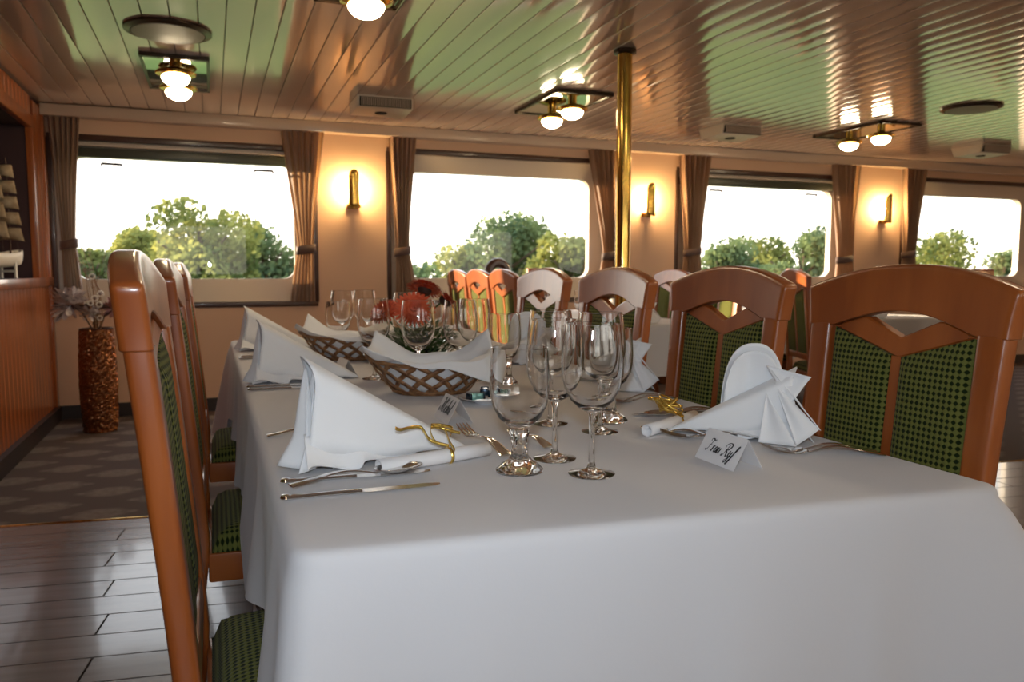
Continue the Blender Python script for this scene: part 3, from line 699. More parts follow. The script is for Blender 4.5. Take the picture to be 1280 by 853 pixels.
glass('wine', 0.60, 3.32, 'wine glass behind the far basket, second from the left')
glass('wine', 0.695, 2.97, 'wine glass behind the left flowers')
glass('goblet', 0.80, 2.84, 'water goblet behind the standing rust flower')
glass('wine', 0.82, 3.05, 'wine glass farthest back on the near table, right of the flowers')
PL = ['nearest to the pole', 'second from the pole', 'near the right corner', 'in the second row, left', 'in the second row, right', 'between the rows']
for k, (x, y) in enumerate(((2.12, 4.35), (2.28, 4.45), (2.80, 4.22), (2.2, 5.0), (2.6, 5.1), (2.1, 4.7))):
    glass('wine' if k % 2 else 'goblet', x, y, 'small blurred glass on the middle table, ' + PL[k], group='blurred glasses on the middle table')
for k, (x, y) in enumerate(((4.12, 4.36), (4.26, 4.42), (4.12, 5.0), (4.6, 4.6))):
    glass('wine' if k % 2 else 'goblet', x, y, 'small blurred glass on the right table, ' + ['nearest corner', 'just behind the nearest', 'left side, second row', 'towards its middle'][k], group='blurred glasses on the right table')

# ---------------------------------------------------------------- napkins
def make_napkin(L, h, w, standing=False, seed=0, side=1):
    """tip at the origin, mouth at +x"""
    q = MB()
    def cone(u, v):
        a = PI * v; s = 0.03 + 0.97 * u; hh = h * s; ww = w * s ** 0.8 + 0.004
        lift = 0.030 * u ** 0.8 * (1 - v) ** 5 * (0.75 + 0.25 * math.sin(u * 9))
        return (L * s + u * 0.012 * math.cos(a) ** 2 - u * 0.010 * math.sin(3 * a), -ww * math.cos(a) + u * 0.005 * math.sin(5 * a), hh * max(0, math.sin(a)) ** 0.62 + 0.001 + lift)
    q.grid(cone, 30, 44)
    # layers fanning from the apex down to the cloth inside and across the mouth
    def fan(x0, y0, y1, ht, amp, spread, fr, ph):
        def P(u, v):
            yy = y0 + (y1 - y0) * u; wv = amp * math.sin(u * fr + ph) * v ** 0.8; fl = spread * max(0, v - 0.72) ** 1.3 * 6
            return (x0 + 0.012 * v + wv + fl * (0.5 + 0.5 * math.sin(u * fr + ph)), yy * v ** 0.7 + 0.25 * wv, 0.003 + ht * (1 - v) ** (0.9) + 0.004 * abs(math.sin(u * fr)) * v)
        q.grid(P, 44, 20)
    if not standing:
        fan(L - 0.012, -w * 1.05, w * 0.9, h * 0.92, 0.013, 0.010, 9.5, seed)
        fan(L + 0.004, -w * 1.15, w * 0.35, h * 0.90, 0.016, 0.018, 7.0, seed + 2)
        fan(L - 0.030, -w * 0.9, w * 0.8, h * 0.84, 0.010, 0.0, 6.0, seed + 4)
    # loose hem flaring out on the near side of the base
    def skirt(u, v):
        s = 0.36 + 0.70 * u; yb = -w * s ** 0.8 + 0.010; c = math.sin(u * 13 + seed); c2 = math.sin(u * 13 + seed + 1.2)
        return (L * s + 0.012 * v * c2, yb - v * (0.012 + 0.038 * u * (0.75 + 0.25 * c)), 0.002 + (0.050 * (1 - v) ** 1.3 + 0.015 * v * (0.5 + 0.5 * c2)) * (0.3 + u * 0.9))
    q.grid(skirt, 60, 10)
    if standing:
        def hood(yo, sc, ph):
            def P(u, v):
                k = 2 * u - 1; top = (max(0, 1 - abs(k) ** 2.5)) ** (1 / 2.3)
                z = (0.05 + (0.178 * sc - 0.05) * top) * v; bow = (1 - k * k)
                return (L * 0.66 + k * 0.060 * sc * (0.80 + 0.20 * math.sin(v * PI * 0.55)) + 0.012 * v, yo + 0.030 * bow * (1 - 0.45 * v * v) - 0.020 * v ** 4 * bow + 0.004 * math.sin(k * 7 + ph) * (1 - v * 0.5), z + 0.002)
            q.grid(P, 40, 24)
        hood(0.012, 1.0, 0.0); hood(0.000, 0.92, 2.0)
        # front half of the hood, folded down over the cone
        q.grid(lambda u, v: (L * 0.66 - 0.058 * math.cos(PI * u) * (0.75 + 0.25 * v) + 0.010, -0.012 - 0.020 * math.sin(PI * u) * (1 - v) + 0.010 * v, 0.05 + 0.075 * v * u ** 1.2 + 0.0 * v), 24, 8)
        # pointed corners fanning out behind the mouth
        def corner(A, B_, C_, ph):
            A, B_, C_ = Vector(A), Vector(B_), Vector(C_)
            def P(u, v):
                p = A * (1 - u) + (B_ * (1 - v) + C_ * v) * u; p = p + Vector((0, 0.010 * math.sin(v * 6 + ph) * u * (1.2 - u), 0)); return tuple(p)
            q.grid(P, 10, 16)
        corner((L * 0.80, -0.010, 0.140), (L * 1.13, -0.050, 0.125), (L * 0.98, -0.045, 0.072), 0)
        corner((L * 0.84, -0.020, 0.132), (L * 1.02, -0.055, 0.085), (L * 1.20, -0.072, 0.030), 1)
        corner((L * 0.86, -0.030, 0.110), (L * 1.19, -0.072, 0.032), (L * 1.02, -0.085, 0.002), 2.5)
        corner((L * 0.80, -0.035, 0.090), (L * 1.02, -0.086, 0.002), (L * 0.74, -0.068, 0.002), 4)
        corner((L * 0.80, 0.030, 0.130), (L * 1.08, 0.050, 0.010), (L * 1.16, -0.060, 0.004), 2)
    for v in q.bm.verts: v.co.y *= side
    bmesh.ops.remove_doubles(q.bm, verts=q.bm.verts, dist=1e-6)
    o = q.build('folded_napkin', 'napkin', None, solid=0.0016)
    o['category'] = 'napkin'; return o
GN = 'folded cone napkins at the place settings'
n1 = make_napkin(0.285, 0.180, 0.050, seed=1, side=-1); put(n1, (0.425, 1.330, TZ), PI + 0.10, 'big white cone napkin at the near left place, pointing at the gold ribbon', GN)
def cpy(o, loc, rz, label, group=None):
    c = o.copy(); C.objects.link(c); return put(c, loc, rz, label, group)
cpy(n1, (0.41, 2.35, TZ), PI + 0.02, 'white cone napkin behind the nearest left one, second on the left', GN)
cpy(n1, (0.41, 3.32, TZ), PI - 0.03, 'farthest white cone napkin on the left side', GN)
n4 = make_napkin(0.235, 0.135, 0.045, standing=True, seed=4)
put(n4, (0.838, 1.335, TZ), -0.62, 'white napkin folded with a rounded standing arch, before the big right chair', GN)
cpy(n4, (0.86, 1.95, TZ), -0.35, 'white standing napkin behind the front wine glasses, by the second right chair', GN)
cpy(n4, (0.85, 2.55, TZ), -0.3, 'white standing napkin behind the orange flower glasses on the right', GN)
for (x, y, r) in ((2.28, 4.20, 0.1), (2.75, 4.62, 2.6), (2.30, 5.3, 1.0)): cpy(n4, (x, y, TZ), r, 'blurred white napkin on the middle table, ' + {2.28: 'at its near end', 2.75: 'at its right side', 2.30: 'halfway along it'}[x], 'napkins on the middle table')
for (x, y, r) in ((4.05, 4.15, 0.1), (4.10, 4.72, 0.3)): cpy(n4, (x, y, TZ), r, 'blurred white napkin on the right table, ' + ('near end' if y < 4.5 else 'farther along'), 'napkins on the right table')

# ---------------------------------------------------------------- cutlery (handle at x=0, head toward +x)
def make_knife():
    t = empty('table_knife'); q = MB()
    q.grid(lambda u, v: ((lambda x, w, h, a: (x, w * math.cos(a), 0.004 + h * math.sin(a)))(0.105 * u, 0.0055 + 0.0035 * math.cos(u * PI) ** 2 * (1 if u < .5 else .2), 0.0034, 2 * PI * v)), 16, 12); q.lathe([(0.0, 0), (0.0088, 0.0), (0.007, 0.004), (0, 0.005)], 10, (0.0, 0, 0.0035)); q.build('handle', 'steel', t)
    q = MB(); q.slab(lambda u, v: ((0.0 + (-0.006 + 0.0165 * v) * (1 - max(0, (u - 0.8) / 0.2) ** 2 * 0.9)), 0.0), 1, 1, lambda *a: 0, lambda *a: 0); q.bm.clear()
    pts = []
    for i in range(15):
        u = i / 14; x = 0.103 + 0.118 * u; hi = 0.0065 * (1 - max(0, (u - 0.75) / 0.25) ** 2 * 0.6); lo = -0.0085 * math.sqrt(max(0.0, 1 - max(0, (u - 0.6) / 0.4) ** 2)) * min(1, 0.5 + u * 4) + 0.0
        pts.append((x, hi, lo))
    vs = [];
    for x, hi, lo in pts: vs += [(x, hi, 0.0048), (x, lo, 0.0036), (x, lo, 0.0030), (x, hi, 0.0030)]
    q.add(vs, [(i * 4 + k, i * 4 + (k + 1) % 4, (i + 1) * 4 + (k + 1) % 4, (i + 1) * 4 + k) for i in range(14) for k in range(4)] + [(3, 2, 1, 0), (56, 57, 58, 59)]); q.build('blade', 'steel', t)
    return t
def spline_handle(q, L, wfun, zfun, n=22):
    vs = []
    for i in range(n + 1):
        u = i / n; w = wfun(u); z = zfun(u); x = L * u
        for k in range(8):
            a = 2 * PI * k / 8; vs.append((x, w * math.cos(a), z + 0.0016 * math.sin(a)))
    q.add(vs, [(i * 8 + k, i * 8 + (k + 1) % 8, (i + 1) * 8 + (k + 1) % 8, (i + 1) * 8 + k) for i in range(n) for k in range(8)] + [tuple(reversed(range(8))), tuple(n * 8 + k for k in range(8))])
def make_spoon(sc=1.0):
    t = empty('table_spoon' if sc == 1 else 'dessert_spoon'); q = MB()
    zf = lambda u: 0.0035 + 0.010 * math.sin(PI * u) ** 1.2 * (0.5 + u)
    spline_handle(q, 0.135 * sc, lambda u: 0.0095 * (1 - u) ** 1.3 + 0.0030, zf); q.build('handle', 'steel', t)
    q = MB()
    def P(u, v):
        a = 2 * PI * u; r = v; x = 0.170 * sc + 0.040 * sc * r * math.cos(a); y = 0.0235 * sc * r * math.sin(a) * (1 - 0.12 * math.cos(a)); return (x, y, 0.0015 + 0.0085 * r ** 2)
    q.grid(P, 28, 8, cyc=True); q.build('bowl', 'steel', t, solid=0.0012)
    return t
def make_fork():
    t = empty('table_fork'); q = MB(); zf = lambda u: 0.003 + 0.012 * math.sin(PI * u) ** 1.2 * (0.4 + u)
    spline_handle(q, 0.128, lambda u: 0.010 * (1 - u) ** 1.3 + 0.0030, zf); q.build('handle', 'steel', t)
    q = MB()
    q.grid(lambda u, v: (0.126 + 0.026 * u, (2 * v - 1) * (0.003 + 0.010 * min(1, u * 1.6) ** 0.8), 0.0065 - 0.004 * math.sin(u * PI / 2)), 8, 6); q.build('neck', 'steel', t, solid=0.0016)
    q = MB()
    for k in range(4):
        y = -0.0105 + k * 0.007; pts = [(0.150 + 0.05 * i / 8, y, 0.0025 + 0.011 * (i / 8) ** 2) for i in range(9)]
        q.tube(pts, [0.0019] * 6 + [0.0016, 0.0012, 0.0006], 6)
    q.build('tines', 'steel', t)
    return t
kn0, sp0, fo0, ds0 = make_knife(), make_spoon(), make_fork(), make_spoon(0.72)
cu = {}
def cut(kind, x, y, ang, label, z=0.0, rx=0.0, ry=0.0):
    src = dict(knife=kn0, spoon=sp0, fork=fo0, dspoon=ds0)[kind]
    if kind in cu: o = copy_tree(src)
    else: o = src; cu[kind] = 1
    put(o, (x, y, TZ + z), math.radians(ang), label, 'cutlery at the place settings'); o.rotation_euler = (rx, ry, math.radians(ang))
    o['category'] = 'knife' if kind == 'knife' else ('fork' if kind == 'fork' else 'spoon'); return o
cut('knife', 0.088, 1.115, -1.5, 'front steel knife on the left place, nearest to the table edge')
cut('knife', 0.095, 1.205, -4, 'second steel knife, beneath the spoon beside the cone napkin')
cut('spoon', 0.097, 1.155, 11, 'big steel soup spoon lying across the two near left knives', z=0.006)
cut('fork', 0.462, 1.232, 96, 'steel fork with prongs up beside the front scroll', z=0.004, ry=-0.05)
cut('dspoon', 0.558, 1.27, 98, 'small dessert spoon left of the front goblet', z=0.001)
cut('fork', 0.09, 1.565, 0, 'fork handle poking out behind the nearest cone napkin')
for dy, lb in ((2.19, 'nearer knife handle of the second left place'), (2.245, 'farther knife handle of the second left place')): cut('knife', 0.088, dy, 0, lb)
cut('fork', 0.09, 2.56, 0, 'fork handle behind the second left cone napkin')
cut('knife', 0.09, 2.99, 0, 'nearer knife handle of the third left place'); cut('knife', 0.10, 3.07, 0, 'farther knife handle of the third left place')
cut('fork', 0.10, 3.62, 0, 'last fork handle at the far left of the near table')
cut('fork', 1.080, 1.020, 152, 'outer fork at the right place behind the lettered card, nearest the table edge')
cut('fork', 1.085, 1.045, 157, 'inner fork at the right place beside the standing napkin', z=0.001)
cut('fork', 0.965, 1.18, 148, 'fork with prongs beside the left edge of the lettered card', z=0.003)
cut('dspoon', 0.885, 1.235, 128, 'small spoon in front of the ribboned scroll on the right')
cut('knife', 1.08, 1.50, 178, 'steel knife behind the right scroll pointing at the glasses'); cut('knife', 1.08, 1.455, 168, 'second knife crossing beneath the gold ribbon on the right')
cut('fork', 1.082, 1.66, 176, 'fork in front of the second standing napkin'); cut('fork', 1.08, 1.70, 184, 'fork nearest the second standing napkin', z=0.001)
cut('spoon', 1.07, 1.47, 183, 'large spoon behind the right scroll', z=0.004)

# ---------------------------------------------------------------- scrolls with gold ribbon
def scroll(a, b, r, label, seed):
    a, b = Vector(a), Vector(b); t = empty('paper_scroll', a); d = b - a; L = d.length; t.rotation_euler = (0, 0, math.atan2(d.y, d.x)); rng = random.Random(seed)
    q = MB(); q.grid(lambda u, v: (L * u, (r - 0.0035 * v - 0.0 * u) * math.cos(2 * PI * v * 2.4 - 1), r + (r - 0.0035 * v) * math.sin(2 * PI * v * 2.4 - 1)), 4, 60)
    q.build('paper_roll', 'paper', t, solid=0.0004)
    c = L * 0.62; q = MB(); q.grid(lambda u, v: (c - 0.003 + 0.006 * v, (r + 0.0012) * math.cos(2 * PI * u), r + (r + 0.0012) * math.sin(2 * PI * u)), 24, 1, cyc=True); rb = q.build('ribbon_band', 'gold', t, solid=0.0006)
    def curl(path, wd=0.0052):
        q = MB(); P = [Vector(p) for p in path]; vs = []
        def cr(i, f):
            p0, p1, p2, p3 = P[max(i - 1, 0)], P[i], P[min(i + 1, len(P) - 1)], P[min(i + 2, len(P) - 1)]
            return 0.5 * ((2 * p1) + (p2 - p0) * f + (2 * p0 - 5 * p1 + 4 * p2 - p3) * f * f + (3 * p1 - p0 - 3 * p2 + p3) * f ** 3)
        pts = [cr(i, f / 8) for i in range(len(P) - 1) for f in range(8)] + [P[-1]]
        for p in pts: vs += [p + Vector((0, 0, wd / 2)) + Vector((0.001, 0, 0)), p - Vector((0, 0, wd / 2))]
        q.add(vs, [(2 * i, 2 * i + 1, 2 * i + 3, 2 * i + 2) for i in range(len(pts) - 1)]); q.build('ribbon_curl', 'gold', t, solid=0.0005)
    z = 2 * r + 0.004
    curl([(c, 0, z), (c - 0.03, 0.01, z + 0.012), (c - 0.035, 0.03, z + 0.03), (c - 0.06, 0.025, z + 0.034), (c - 0.085, 0.01, z + 0.036), (c - 0.10, 0.0, z + 0.042)])
    curl([(c, 0, z), (c + 0.015, 0.02, z + 0.01), (c + 0.035, 0.045, z + 0.018), (c + 0.03, 0.07, z + 0.02), (c + 0.01, 0.075, z + 0.022), (c + 0.015, 0.05, z + 0.02), (c + 0.045, 0.035, z + 0.010)])
    curl([(c, 0, z), (c - 0.015, 0.02, z + 0.006), (c - 0.005, 0.05, z + 0.022), (c + 0.02, 0.05, z + 0.02), (c + 0.01, 0.015, z + 0.004), (c + 0.004, -0.012, z - 0.006)])
    return tag(t, label, 'scroll')
scroll((0.236, 1.205, TZ), (0.437, 1.262, TZ), 0.0125, 'rolled white paper tied with curling gold ribbon at the near left place', 1)
scroll((0.775, 1.30, TZ), (0.95, 1.40, TZ), 0.0125, 'rolled white paper with gold ribbon left of the standing napkin at right', 2)
q = MB()
for k in range(5):
    Rm = Matrix.Rotation(0.5 * math.sin(k * 2.1), 3, 'X') @ Matrix.Rotation(0.5 * math.cos(k * 1.7), 3, 'Y'); rr = 0.017 + 0.003 * k
    q.grid(lambda u, v: tuple(Rm @ Vector((rr * math.cos(2 * PI * u), rr * math.sin(2 * PI * u), (v - 0.5) * 0.005)) + Vector((0.003 * k - 0.006, 0, 0.040 + 0.001 * k))), 28, 1, cyc=True)
o = q.build('ribbon_bow', 'gold', None, solid=0.0006); o.location = (0.868, 1.372, TZ + 0.004); tag(o, 'ring of curled gold ribbon resting on the right scroll', 'ribbon')

# ---------------------------------------------------------------- place cards with calligraphic ink strokes
LET = {
 'F': [[(0.0, .12), (.05, 0), (.15, .05), (.28, .5), (.36, .86)], [(.12, .78), (.08, .95), (.3, 1.0), (.45, .88), (.62, .98)], [(.14, .45), (.42, .50)]],
 'r': [[(0, .38), (.08, .48), (.02, .0)], [(.05, .3), (.15, .48), (.24, .44)]],
 'a': [[(.26, .40), (.14, .48), (.02, .25), (.08, .02), (.2, .15), (.28, .46), (.22, .08), (.32, .06)]],
 'u': [[(0, .4), (.06, .46), (.0, .12), (.08, .0), (.22, .2), (.28, .46), (.22, .08), (.32, .06)]],
 'R': [[(.05, .1), (.0, -.02), (.12, .0), (.25, .45), (.36, .95)], [(.05, .6), (.02, .85), (.28, 1.05), (.58, .98), (.6, .75), (.42, .52), (.24, .48), (.42, .3), (.50, .0), (.62, .02)]],
 'y': [[(0, .42), (.06, .46), (.02, .15), (.1, .02), (.24, .25), (.3, .46), (.16, -.2), (.02, -.45), (-.1, -.38), (.1, -.1), (.34, .1)]],
 'f': [[(0, .1), (.18, .4), (.36, .85), (.32, 1.0), (.22, .8), (.08, 0), (-.04, -.5), (-.14, -.45), (-.02, -.15), (.2, .05)]],
 'M': [[(-.15, .3), (-.2, .1), (-.08, -.02), (.08, .2), (.28, .95), (.14, 1.02), (.05, .85)], [(.28, .95), (.3, .02)], [(.3, .02), (.62, .98), (.56, .04), (.66, .02)], [(.62, .98), (.76, 1.05), (.86, .9), (.74, .7)]],
 'i': [[(0, .4), (.06, .46), (.0, .1), (.08, .02)], [(.1, .66), (.12, .70)]],
 'c': [[(.24, .38), (.16, .48), (.03, .3), (.04, .06), (.14, .0), (.26, .12)]],
 'h': [[(.0, .1), (.2, .7), (.22, .98), (.12, .9), (.02, .0)], [(.04, .2), (.16, .46), (.24, .4), (.18, .06), (.28, .04)]],
 'l': [[(.0, .1), (.2, .7), (.24, 1.0), (.14, .85), (.04, .08), (.12, .0), (.2, .06)]],
}
def card(x, y, rz, w, h, dd, text, label, slant=0.25, size=0.017, tx=0.16):
    """front face toward local -x, text runs toward -y"""
    t = empty('place_card', (x, y, TZ), rz); q = MB()
    q.add([(-dd, w / 2, 0.001), (-dd, -w / 2, 0.001), (0, -w / 2, h), (0, w / 2, h), (dd, w / 2, 0.001), (dd, -w / 2, 0.001)], [(0, 1, 2, 3), (3, 2, 5, 4)])
    q.build('folded_card', 'paper', t, smooth=False, solid=0.0006)
    if text:
        q = MB(); cur = 0.0; fl = math.hypot(dd, h); nb = math.radians(40)
        adv = dict(F=.62, r=.3, a=.34, u=.34, R=.66, y=.36, f=.4, M=.84, i=.14, c=.28, h=.32, l=.24)
        def to3(u, v):
            f = 0.34 + v * size / fl   # fraction up the face
            yy = w / 2 - tx * w - u * size; return Vector((-dd + dd * f - 0.0012, yy, h * f + 0.0006))
        for ch in text:
            if ch == ' ': cur += 0.28; continue
            for st_ in LET[ch]:
                P = [Vector((a, b)) for a, b in st_]; pts = []
                for i in range(len(P) - 1):
                    p0, p1, p2, p3 = P[max(i - 1, 0)], P[i], P[i + 1], P[min(i + 2, len(P) - 1)]
                    for k in range(6):
                        f = k / 6; pts.append(0.5 * ((2 * p1) + (p2 - p0) * f + (2 * p0 - 5 * p1 + 4 * p2 - p3) * f * f + (3 * p1 - p0 - 3 * p2 + p3) * f ** 3))
                pts.append(P[-1]); vs = []
                for i, p in enumerate(pts):
                    d = (pts[min(i + 1, len(pts) - 1)] - pts[max(i - 1, 0)]); d = d.normalized() if d.length > 0 else Vector((1, 0))
                    wd = 0.030 + 0.035 * max(0.0, -d.y); nrm = Vector((-d.y, d.x)) * wd
                    for s_ in (1, -1):
                        a = p + nrm * s_; vs.append(to3(cur + a.x + slant * a.y, a.y))
                q.add(vs, [(2 * i, 2 * i + 1, 2 * i + 3, 2 * i + 2) for i in range(len(pts) - 1)])
            cur += adv[ch] + 0.02
        q.build('ink_lettering', 'ink', t, smooth=False)
    return tag(t, label, 'place card')
card(0.795, 1.073, 0.0, 0.107, 0.050, 0.028, 'Frau Ryf', 'tented white card lettered in black script before the right standing napkin', size=0.0225, tx=0.16)
card(0.475, 1.60, 0.0, 0.105, 0.052, 0.028, 'Michal', 'tented white card with black script behind the gold ribbon, by the basket', size=0.031, tx=0.14)
card(0.372, 2.42, 0.1, 0.105, 0.052, 0.028, '', 'small tented card between the second cone napkin and the far basket')

# ---------------------------------------------------------------- bread baskets
def basket(cx, cy, rz, a, b, h, label, cloth_label, seed):
    t = empty('bread_basket', (cx, cy, TZ), rz); rng = random.Random(seed)
    def S_(th, v, off=0.0):   # v 0 foot, 1 rim
        k = 0.52 + 0.48 * v ** 0.75; lift = 0.26 * h * abs(math.cos(th)) ** 3
        return Vector(((a * k + off) * math.cos(th), (b * k + off) * math.sin(th), 0.004 + (h + lift) * v))
    def band(fn, wd, name, n=14):
        q = MB(); vs = []
        for i in range(n + 1):
            th, v = fn(i / n); th2, v2 = fn(min(1, i / n + 0.01)); o = 0.0016 * math.sin(i / n * PI * 7 + band.k)
            d = S_(th2, v2) - S_(th, v); p = S_(th, v, o + 0.002)
            nr = Vector((math.cos(th), math.sin(th), -0.4)).normalized(); s_ = d.cross(nr); s_ = s_.normalized() if s_.length > 1e-7 else Vector((0, 0, 1))
            vs += [p + s_ * wd / 2, p - s_ * wd / 2]
        q.add(vs, [(2 * i, 2 * i + 1, 2 * i + 3, 2 * i + 2) for i in range(n)]); band.k += 1.57; q.build(name, 'cane', t, smooth=True, solid=0.0012)
    band.k = 0
    n = 14
    for s in (-1, 1):
        for k in range(n):
            t0 = 2 * PI * k / n + (0.1 if s > 0 else 0); band(lambda f: (t0 + s * 0.85 * f, f * 0.97), 0.0125, 'cane_strip')
    for v in (0.0, 0.06, 0.94, 1.0):
        q = MB(); q.tube([S_(2 * PI * i / 48, v, 0.003) for i in range(49)], 0.0035, 6); q.build('cane_rim', 'cane', t)
    q = MB(); q.tube([S_(2 * PI * i / 90, 0.97, 0.003 + 0.003 * math.sin(i * 2.1)) + Vector((0, 0, 0.004 * math.cos(i * 2.1))) for i in range(91)], 0.003, 5); q.build('rim_lashing', 'cane', t)
    q = MB(); q.lathe([(0, 0.002), (0.52, 0.002), (0.52, 0.006), (0, 0.006)], 40, mat=Matrix.Diagonal((a, b, 1))); q.build('basket_base', 'cane', t)
    tag(t, label, 'basket', 'woven bread baskets')
    # napkin lining the basket, corners standing and drooping
    u0 = rng.uniform(0, 6); q = MB()
    def N_(u, v):
        X, Y = 2 * u - 1, 2 * v - 1; r = math.hypot(X, Y); th = math.atan2(Y, X); m = max(abs(X), abs(Y))
        k = m; cth = abs(math.cos(2 * th)) ; corner = (1 - cth) ** 1.5   # 1 at square corners
        zr = h * 1.0 + 0.26 * h * abs(math.cos(th)) ** 3 + 0.008
        if k < 0.4: kk = 0.47 * k / 0.4; z = 0.010 + 0.004 * math.sin(X * 12 + u0) * math.cos(Y * 9)
        elif k <= 0.75: vv = (k - 0.4) / 0.35; kk = 0.91 * (0.52 + 0.48 * vv ** 0.75); z = 0.010 + (zr - 0.010) * vv
        else: kk = 0.91 + (k - 0.75) / 0.25 * (0.10 + 0.28 * corner); z = zr
        if k > 0.75 and Y < 0: kk += 0.10 * min(1, (k - 0.75) / 0.08)
        x = a * kk * math.cos(th); y = b * kk * math.sin(th)
        if k > 0.75:
            e = (k - 0.75) / 0.25; sgn = 1 if Y > -0.1 else -1
            if Y < 0: z = zr + 0.004 - max(0, e - 0.3) * (0.030 * (0.6 + X) + (0.040 if X > 0 else -0.045) * corner)   # folded over the near rim
            else: z = zr + e * (0.006 + 0.058 * corner)
        return (x, y, z + 0.003 * math.sin(9 * th + u0))
    q.grid(N_, 48, 48); o = q.build('basket_napkin', 'napkin', None, solid=0.0012)
    o.location = (cx, cy, TZ); o.rotation_euler = (0, 0, rz); tag(o, cloth_label, 'napkin', 'napkins lining the baskets')
basket(0.53, 1.985, -0.30, 0.168, 0.105, 0.080, 'near woven cane bread basket with white napkin', 'white napkin spilling over the near woven basket', 1)
basket(0.455, 2.86, -0.25, 0.168, 0.105, 0.080, 'far woven cane bread basket behind the cone napkins', 'white napkin standing up from the far woven basket', 2)

# ---------------------------------------------------------------- sweets on a saucer
t = empty('saucer', (0.622, 1.79, TZ)); q = MB(); q.lathe([(0, 0.0), (0.035, 0.0), (0.038, 0.004), (0.074, 0.014), (0.076, 0.016), (0.070, 0.0155), (0.036, 0.007), (0, 0.006)], 40); q.build('saucer_dish', 'china', t)
tag(t, 'small white saucer with wrapped sweets behind the front goblet', 'saucer')
for k, (x, y, z, r, lb) in enumerate(((0.585, 1.775, 0.016, 0.3, 'left teal and silver wrapped sweet on the saucer'), (0.640, 1.77, 0.020, -0.7, 'tilted teal wrapped sweet at the right of the saucer'), (0.622, 1.82, 0.02, 1.2, 'back silver wrapped sweet on the saucer'))):
    t = empty('wrapped_sweet', (x, y, TZ + z), r); q = MB(); q.box(-0.017, 0.017, -0.009, 0.009, -0.004, 0.011); q.bevel(0.003); q.build('wrapper', ('foil', 'foil', 'foils')[k], t)
    q = MB(); q.box(-0.024, -0.0172, -0.010, 0.010, -0.005, 0.012); q.box(0.0172, 0.022, -0.010, 0.010, -0.005, 0.012); q.bevel(0.002); q.build('wrapper_end', 'foild', t)
    tag(t, lb, 'sweet', 'wrapped sweets on the saucer')

# ---------------------------------------------------------------- flower centrepiece
FX, FY = 0.66, 2.60
t = empty('flower_bowl', (FX, FY, TZ)); q = MB(); q.lathe([(0, 0), (0.05, 0), (0.06, 0.012), (0.085, 0.05), (0.08, 0.052), (0.05, 0.02), (0, 0.018)], 32); q.build('bowl_body', 'foild', t)
random.seed(3); q = MB()
for k in range(900):
    a = random.uniform(0, 2 * PI); r = 0.02 + 0.10 * random.random() ** 0.5; z = 0.045 + random.random() * 0.115 * (1.25 - r / 0.14); p = Vector((r * math.cos(a), r * math.sin(a), z))
    d = (Vector((math.cos(a), math.sin(a), random.uniform(-0.2, 1.2)))).normalized() * random.uniform(0.018, 0.034); s_ = d.cross(Vector((0, 0, 1))).normalized() * 0.006
    q.add([p, p + d * 0.5 + s_, p + d, p + d * 0.5 - s_], [(0, 1, 2, 3)])
f = q.build('foliage', 'green', t, smooth=False, recalc=False); f['kind'] = 'stuff'; tag(t, 'low bowl of dark green foliage holding the rust flowers', 'flower bowl')
def flower(loc, R, tilt, m, label):
    t = empty('chrysanthemum', loc); t.rotation_euler = tilt; q = MB()
    for ring, (rr, el, n) in enumerate(((1.0, 0.05, 26), (0.85, 0.35, 22), (0.66, 0.65, 18), (0.45, 0.95, 14), (0.28, 1.2, 9))):
        for k in range(n):
            a = 2 * PI * k / n + ring * 0.13; d = Vector((math.cos(a) * math.cos(el), math.sin(a) * math.cos(el), math.sin(el))); s_ = Vector((-math.sin(a), math.cos(a), 0)) * R * 0.10
            b = d * R * 0.1; e = d * R * rr; mid = d * R * rr * 0.6 + Vector((0, 0, 0.10 * R)); q.add([b, mid + s_, e + s_ * 0.5, e - s_ * 0.5, mid - s_], [(0, 1, 2, 3, 4)])
    q.build('petals', m, t, smooth=False, recalc=False)
    q = MB(); q.lathe([(0, -0.02), (R * 0.28, -0.012), (R * 0.38, 0.004), (0, 0.012)], 14); q.build('calyx', 'core', t)
    q = MB(); q.tube([(0, 0, -0.01), (0, 0.0, -0.06)], 0.003, 6); q.build('stem', 'green', t)
    tag(t, label, 'flower', 'rust red flowers of the centrepiece')
flower((FX - 0.035, FY - 0.05, TZ + 0.190), 0.072, (0.9, -0.25, 0), 'orange', 'orange-red flower at the middle front of the centrepiece')
flower((FX - 0.115, FY + 0.03, TZ + 0.180), 0.058, (0.5, -0.6, 0), 'petal', 'dark red flower at the left of the centrepiece')
flower((FX + 0.02, FY + 0.02, TZ + 0.252), 0.066, (-0.3, 0.35, 0), 'petal', 'tall rust flower standing highest in the centrepiece')
flower((FX + 0.085, FY + 0.0, TZ + 0.220), 0.055, (0.2, 0.9, 0), 'petal', 'rust flower drooping to the right in the centrepiece')

# ---------------------------------------------------------------- floor vase with dried flowers
t = empty('floor_vase', (-0.735, 5.90, 0)); q = MB()
NV, NU = 64, 34
def vr(z): return 0.098 + 0.014 * math.sin(PI * min(1, z / 0.69))
def VP(u, v):
    z = 0.002 + 0.69 * v; a = 2 * PI * u; i, j = round(u * NV * 1.0), round(v * 68)
    rnd = random.Random(int(i % NV) * 131 + j * 7).random(); r = vr(z) + 0.009 * rnd; return (r * math.cos(a), r * math.sin(a), z)
q.grid(VP, NV, 68, cyc=True); q.build('hammered_body', 'vase', t, smooth=False)
q = MB(); q.lathe([(0, 0), (0.09, 0), (0.098, 0.01), (0, 0.012)], 32); q.lathe([(0.100, 0.685), (0.105, 0.70), (0.094, 0.70), (0.085, 0.6), (0, 0.58)], 32); q.build('vase_lip', 'dark', t)
tag(t, 'tall hammered copper floor vase standing by the wood wall', 'vase')
